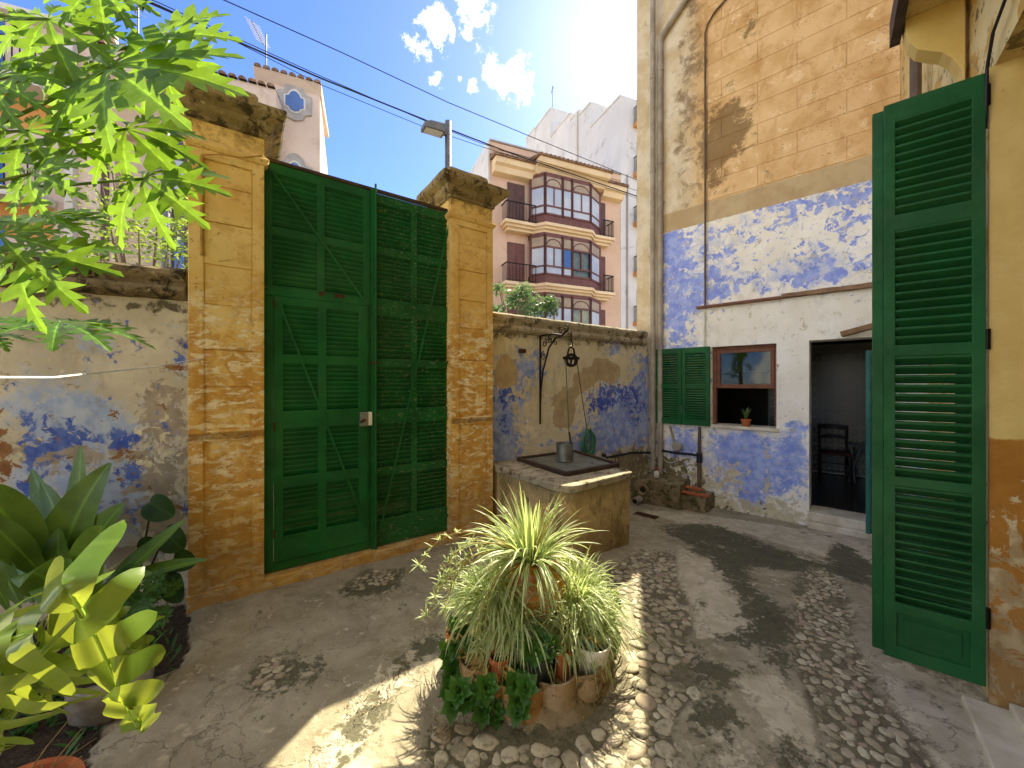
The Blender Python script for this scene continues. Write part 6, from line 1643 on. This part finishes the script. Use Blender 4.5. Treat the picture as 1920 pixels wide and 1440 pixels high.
# pale pink building on the other side of the gate
PK0 = at(600, 720, 15.0); FR = frame((PK0.x, PK0.y), SD)
U = lambda u, v, y=0.: onp(FR, u, v, y)
pk = fthing('apartment_building', 'pale pink building with tiled tower and oval window beyond gate pillar', 'building', FR, (-4, 0, -.4))
TZ = fz(FR, 600, 165); tx0 = U(481, 150)[0]
MB().wall(tx0, 0, -.5, TZ - .3, [], 0, 6).build('tower', M_FARPINK, pk)
def tiles(parent, x0, x1, y, z, nm='roof_tile', w=.27):
    n = max(1, int(round((x1 - x0) / w))); tb = MB()
    for k in range(9):
        a = math.pi * k / 8; tb.v += [(w * .44 * math.cos(a), 0, .11 * math.sin(a)), (w * .44 * math.cos(a), 1.3, .11 * math.sin(a) + .4)]
    tb.f = [(2 * k, 2 * k + 2, 2 * k + 3, 2 * k + 1) for k in range(8)] + [tuple(range(0, 18, 2))]
    me = tb.mesh(nm, M_FARTILE)
    for k in range(n): place(nm, me, parent, (x0 + (k + .5) * (x1 - x0) / n, y, z))
r_ = MB().prism([(-.22, TZ - .02), (0, TZ - .32), (.3, TZ - .3), (6, TZ + 1.6), (6, TZ + 1.75), (-.22, TZ + .03)], tx0 - .06, .06, 'x').build('tower_roof', M_FARPINK, pk, recalc=True)
tiles(r_, tx0 - .06, .06, -.28, TZ + .01)
# long wing with its deep eave
wx = U(330, 300)[0]; ex0, ex1 = U(325, 130, -1.2)[0], U(517, 165, -1.3)[0]
EZ = fz(FR, 517, 168, -1.3)
MB().wall(-16, tx0, -.5, EZ - .25, [], .35, 6).build('wing_wall', M_FARPINK, pk)
e_ = MB().prism([(-1.3, EZ - .1), (-1.25, EZ - .62), (.0, EZ - 1.9), (.35, EZ - 1.9), (.35, EZ + .35), (-1.3, EZ + .0)], -6.2, ex1, 'x').build('eave', M_FARPINK, pk, recalc=True)
tiles(e_, -6.2, ex1, -1.42, EZ + .0)
# dark glazed bay under the eave
bx0, bx1 = U(320, 300, -.5)[0], U(522, 300, -.5)[0]
b = MB().prism([(bx0, .3), (bx0, -.45), (bx1 - .5, -.45), (bx1, .1), (bx1, .3)], 2., EZ - .75, 'z').build('glazed_bay', M_FARDARK, pk, recalc=True)
for k in range(7):
    xx = bx0 + (bx1 - .5 - bx0) * k / 6; MB().box(xx - .05, xx + .05, -.52, -.452, 2, EZ - .75).build('mullion', M_FARSHUT, b)
for z in (4.2, 6.6, 7.4, 9.2): MB().box(bx0, bx1 - .5, -.50, -.453, z, z + .12).build('transom', M_FARSHUT, b)
for k, (za, zb_) in enumerate(((4.4, 6.5), (7.6, 9.1))):
    for j in range(6):
        xa = bx0 + (bx1 - .5 - bx0) * j / 6
        MB().box(xa + .08, xa + (bx1 - .5 - bx0) / 6 - .08, -.475, -.451, za, zb_).build('pane', M_FARGLASS if (j + k) % 2 else M_FARBLUE, b)
MB().box(bx1 - .42, bx1 - .15, -.10, .1, 8.6, 10.3).build('blue_pane', M_FARBLUE, pk)
# oval windows with scalloped stone surrounds
def oval(u, v):
    x, z = U(u, v); s = .56
    def shape(k): 
        return [(x + k * a, z + k * c_) for a, c_ in ((-.72, .42), (-.46, .50), (-.36, .74), (-.18, .92), (.0, .98), (.18, .92), (.36, .74), (.46, .50), (.72, .42), (.72, -.42), (.46, -.50), (.34, -.74), (.0, -.86), (-.34, -.74), (-.46, -.50), (-.72, -.42))]
    o = MB().prism(shape(.80), -.07, .0, 'y').build('oval_surround', M_FARGREY, pk, recalc=True)
    MB().prism(shape(.50), -.085, -.071, 'y').build('frame', M_FARWHITE2, o, recalc=True)
    MB().prism(shape(.42), -.10, -.086, 'y').build('pane', M_FARBLUE, o, recalc=True)
oval(553, 194); oval(553, 327)
MB().box(U(462, 140)[0], U(480, 140)[0], .5, .8, fz(FR, 470, 170), fz(FR, 470, 128)).build('roof_unit', M_FARWHITE2, pk)
antenna('television aerial on the pink tower roof above the gate pillar', loc2w(FR, tx0 + .25, .3, TZ + .1), 1.6, (-.55, 2.1), 9)
# white and orange building further along, mostly behind the papaya
FQ = frame((at(205, 720, 12.5).x, at(205, 720, 12.5).y), SD)
V = lambda u, v, y=0.: onp(FQ, u, v, y)
wo_ = fthing('apartment_building', 'cream building with balconies seen through the papaya leaves', 'building', FQ, (-3, 0, -.4))
MB().wall(-14, V(215, 300)[0], -.5, fz(FQ, 205, 75), [], 0, 5).build('wall', M_FARPINK, wo_)
MB().box(V(130, 300)[0], V(146, 300)[0], -.25, -.003, -.4, fz(FQ, 205, 90)).build('pilaster', M_FARWHITE2, wo_)
MB().prism([(-.3, fz(FQ, 205, 80)), (-.3, fz(FQ, 205, 70)), (0, fz(FQ, 205, 60)), (0, fz(FQ, 205, 85))], -14, V(215, 300)[0] + .1, 'x').build('cornice', M_FARWHITE2, wo_, recalc=True)
for z in (4.2, 7.3, 10.6):
    bb_ = MB().box(-13, V(108, 300)[0], -.8, -.003, z - .25, z).build('balcony', M_FARWHITE2, wo_)
    b = MB(); xe = V(100, 300)[0]; b.bar((-13, -.75, z + 1), (xe, -.75, z + 1), .05, .05)
    for k in range(60): b.bar((xe - k * .16, -.75, z), (xe - k * .16, -.75, z + 1), .025, .025)
    b.build('railing', M_IRON, bb_)
    for k in range(4):
        xx = xe - 1.6 - k * 2.2
        d = MB().box(xx - .55, xx + .55, -.04, .02, z, z + 2.3).build('balcony_door', M_FARSHUT if k % 2 else M_FARBLUE, wo_)
    MB().box(-13, V(100, 300)[0], -.012, -.004, z - 1.2, z - .26).build('orange_band', M_FARORANGE, wo_)
MB().box(V(190, 300)[0], V(205, 300)[0], -.05, -.004, 1, 9.5).build('brown_shutter', M_FARSHUT, wo_)
antenna('thin mast on the cream building roof behind papaya', loc2w(FQ, V(230, 60)[0], 1., fz(FQ, 230, 70)), 2.2, (.02, 2.1), 3)
# ------------------------------------------------------------------ street lamps, cables
def lampx(label, u, d, vtop):
    p = at(u, 720, d); p.z = -.4; h = CH + (CY - vtop) / FPX * d + .4
    t = thing('street_lamp', label, 'street lamp', p)
    MB().tube([(0, 0, 0), (0, 0, h)], [.085, .072], 14).build('pole', M_STEEL, t, smooth=True)
    return t, h
t, h = lampx('grey street lamp with square head beyond the far gate pillar', 840, 9.0, 228)
hd = Matrix.Rotation(R(20), 4, 'Z')
o = MB().prism([(-.60, -.04), (-.60, .06), (-.45, .13), (-.12, .15), (-.09, .02), (-.10, -.03)], -.17, .17, 'y').build('lamp_head', M_STEEL, t, (0, 0, h - .32), (R(6), 0, R(28)), bevel=.012, recalc=True)
MB().box(-.55, -.16, -.13, .13, -.052, -.036).build('diffuser', M_LAMPGLASS, o)
MB().box(-.14, .02, -.05, .05, -.02, .05).build('arm', M_STEEL, o)
t, h = lampx('tall grey lamp post behind the papaya leaves', 311, 9.0, 60)
MB().tube([(0, 0, h - 1.6), (0, 0, h - .75)], .15, 14).build('collar', M_STEEL, t, smooth=True)
MB().tube([(0, 0, h - 4.2), (0, 0, h - 4.0)], .10, 14).build('clamp', M_STEEL, t)
def cable(label, pts, r):
    P = [at(*p) for p in pts]; out = []
    for i in range(len(P) - 1):
        for k in range(6): out.append(P[i].lerp(P[i + 1], k / 6))
    out.append(P[-1]); tag(MB().tube([tuple(p) for p in out], r, 5).build('overhead_cable', M_CABLE), label, 'cable', 'cables across the street')
cable('highest overhead cable crossing the blue sky alone', [(300, -48, 8), (420, 0, 9), (640, 98, 11), (840, 192, 13), (1000, 258, 15), (1230, 352, 18)], .013)
cable('thick bundled overhead cable passing above the street lamp', [(200, -30, 8), (300, 12, 8.6), (400, 58, 9.2), (600, 146, 10.6), (800, 226, 12.4), (960, 288, 14.2), (1230, 380, 18)], .022)
cable('thin cable hugging the top of the bundled cable', [(200, -34, 8), (300, 6, 8.6), (400, 52, 9.2), (600, 142, 10.6), (800, 228, 12.4), (900, 268, 13.4), (1230, 368, 18)], .010)
cable('lowest overhead cable passing under the bundle behind lamp', [(220, -20, 8), (330, 28, 8.7), (430, 72, 9.3), (600, 158, 10.6), (800, 240, 12.4), (900, 274, 13.2), (1000, 305, 14.4), (1230, 384, 18)], .009)
# ------------------------------------------------------------------ street trees
def tree(name, label, base, h, blobs_, m, nl, ls, seed, trunk_r=.07):
    r = random.Random(seed); t = thing(name, label, 'tree', base); B = Vector(base)
    MB().tube([(0, 0, 0), (.05, .03, h * .4), (-.03, .05, h * .75)], [trunk_r, trunk_r * .8, trunk_r * .5], 9).build('trunk', M_BARK, t)
    br = MB(); cr = MB()
    for (c, rad) in blobs_:
        c = Vector(c) - B; br.tube([(0, .04, h * .55), tuple(c * .6 + Vector((0, 0, h * .15))), tuple(c)], [trunk_r * .5, trunk_r * .3, trunk_r * .12], 6)
        for k in range(int(nl * rad ** 2)):
            d = Vector((r.gauss(0, 1), r.gauss(0, 1), r.gauss(0, 1))).normalized() * rad * r.random() ** .45; d.z *= .75
            p = c + d
            if mnoise.noise(p * 2.6 + Vector((seed, 0, 0))) < -.12: continue
            a = Vector((r.uniform(-1, 1), r.uniform(-1, 1), r.uniform(-.8, .3))).normalized(); s = a.cross(Vector((r.uniform(-1, 1), r.uniform(-1, 1), r.uniform(-1, 1)))).normalized()
            L = ls * r.uniform(.6, 1.3); w = L * .22
            cr.add([p, p + a * L * .45 + s * w, p + a * L, p + a * L * .45 - s * w], [(0, 1, 2, 3)])
    br.build('limbs', M_BARK, t); cr.build('crown', m, t, kind='stuff'); return t
bs = [(at(u, v, d), r_) for u, v, d, r_ in ((215, 400, 6.2, .5), (190, 340, 6.3, .32), (260, 430, 6.0, .6), (320, 430, 6.0, .55), (180, 450, 6.2, .4), (300, 360, 6.3, .4), (340, 470, 5.8, .5), (230, 480, 6.0, .5), (160, 490, 6.2, .4), (210, 320, 6.4, .22), (380, 430, 6.2, .4))]
tree('street_tree', 'slender light-leaved street tree behind the old wall coping', at(270, 720, 6.2) - Vector((0, 0, 1.9)), 4.6, bs, M_TREE, 900, .10, 3)
bs = [(at(u, v, d), r_) for u, v, d, r_ in ((960, 560, 7.6, .26), (985, 545, 7.7, .24), (1010, 570, 7.5, .28), (940, 545, 7.8, .16), (935, 535, 7.8, .12), (1030, 565, 7.5, .18), (930, 580, 7.6, .2), (995, 590, 7.4, .3), (1035, 580, 7.4, .15))]
tree('street_tree', 'bushy dusty green tree showing above the well wall coping', at(985, 720, 7.6) - Vector((0, 0, 1.9)), 3.2, bs, M_TREE2, 5200, .085, 8, .05)
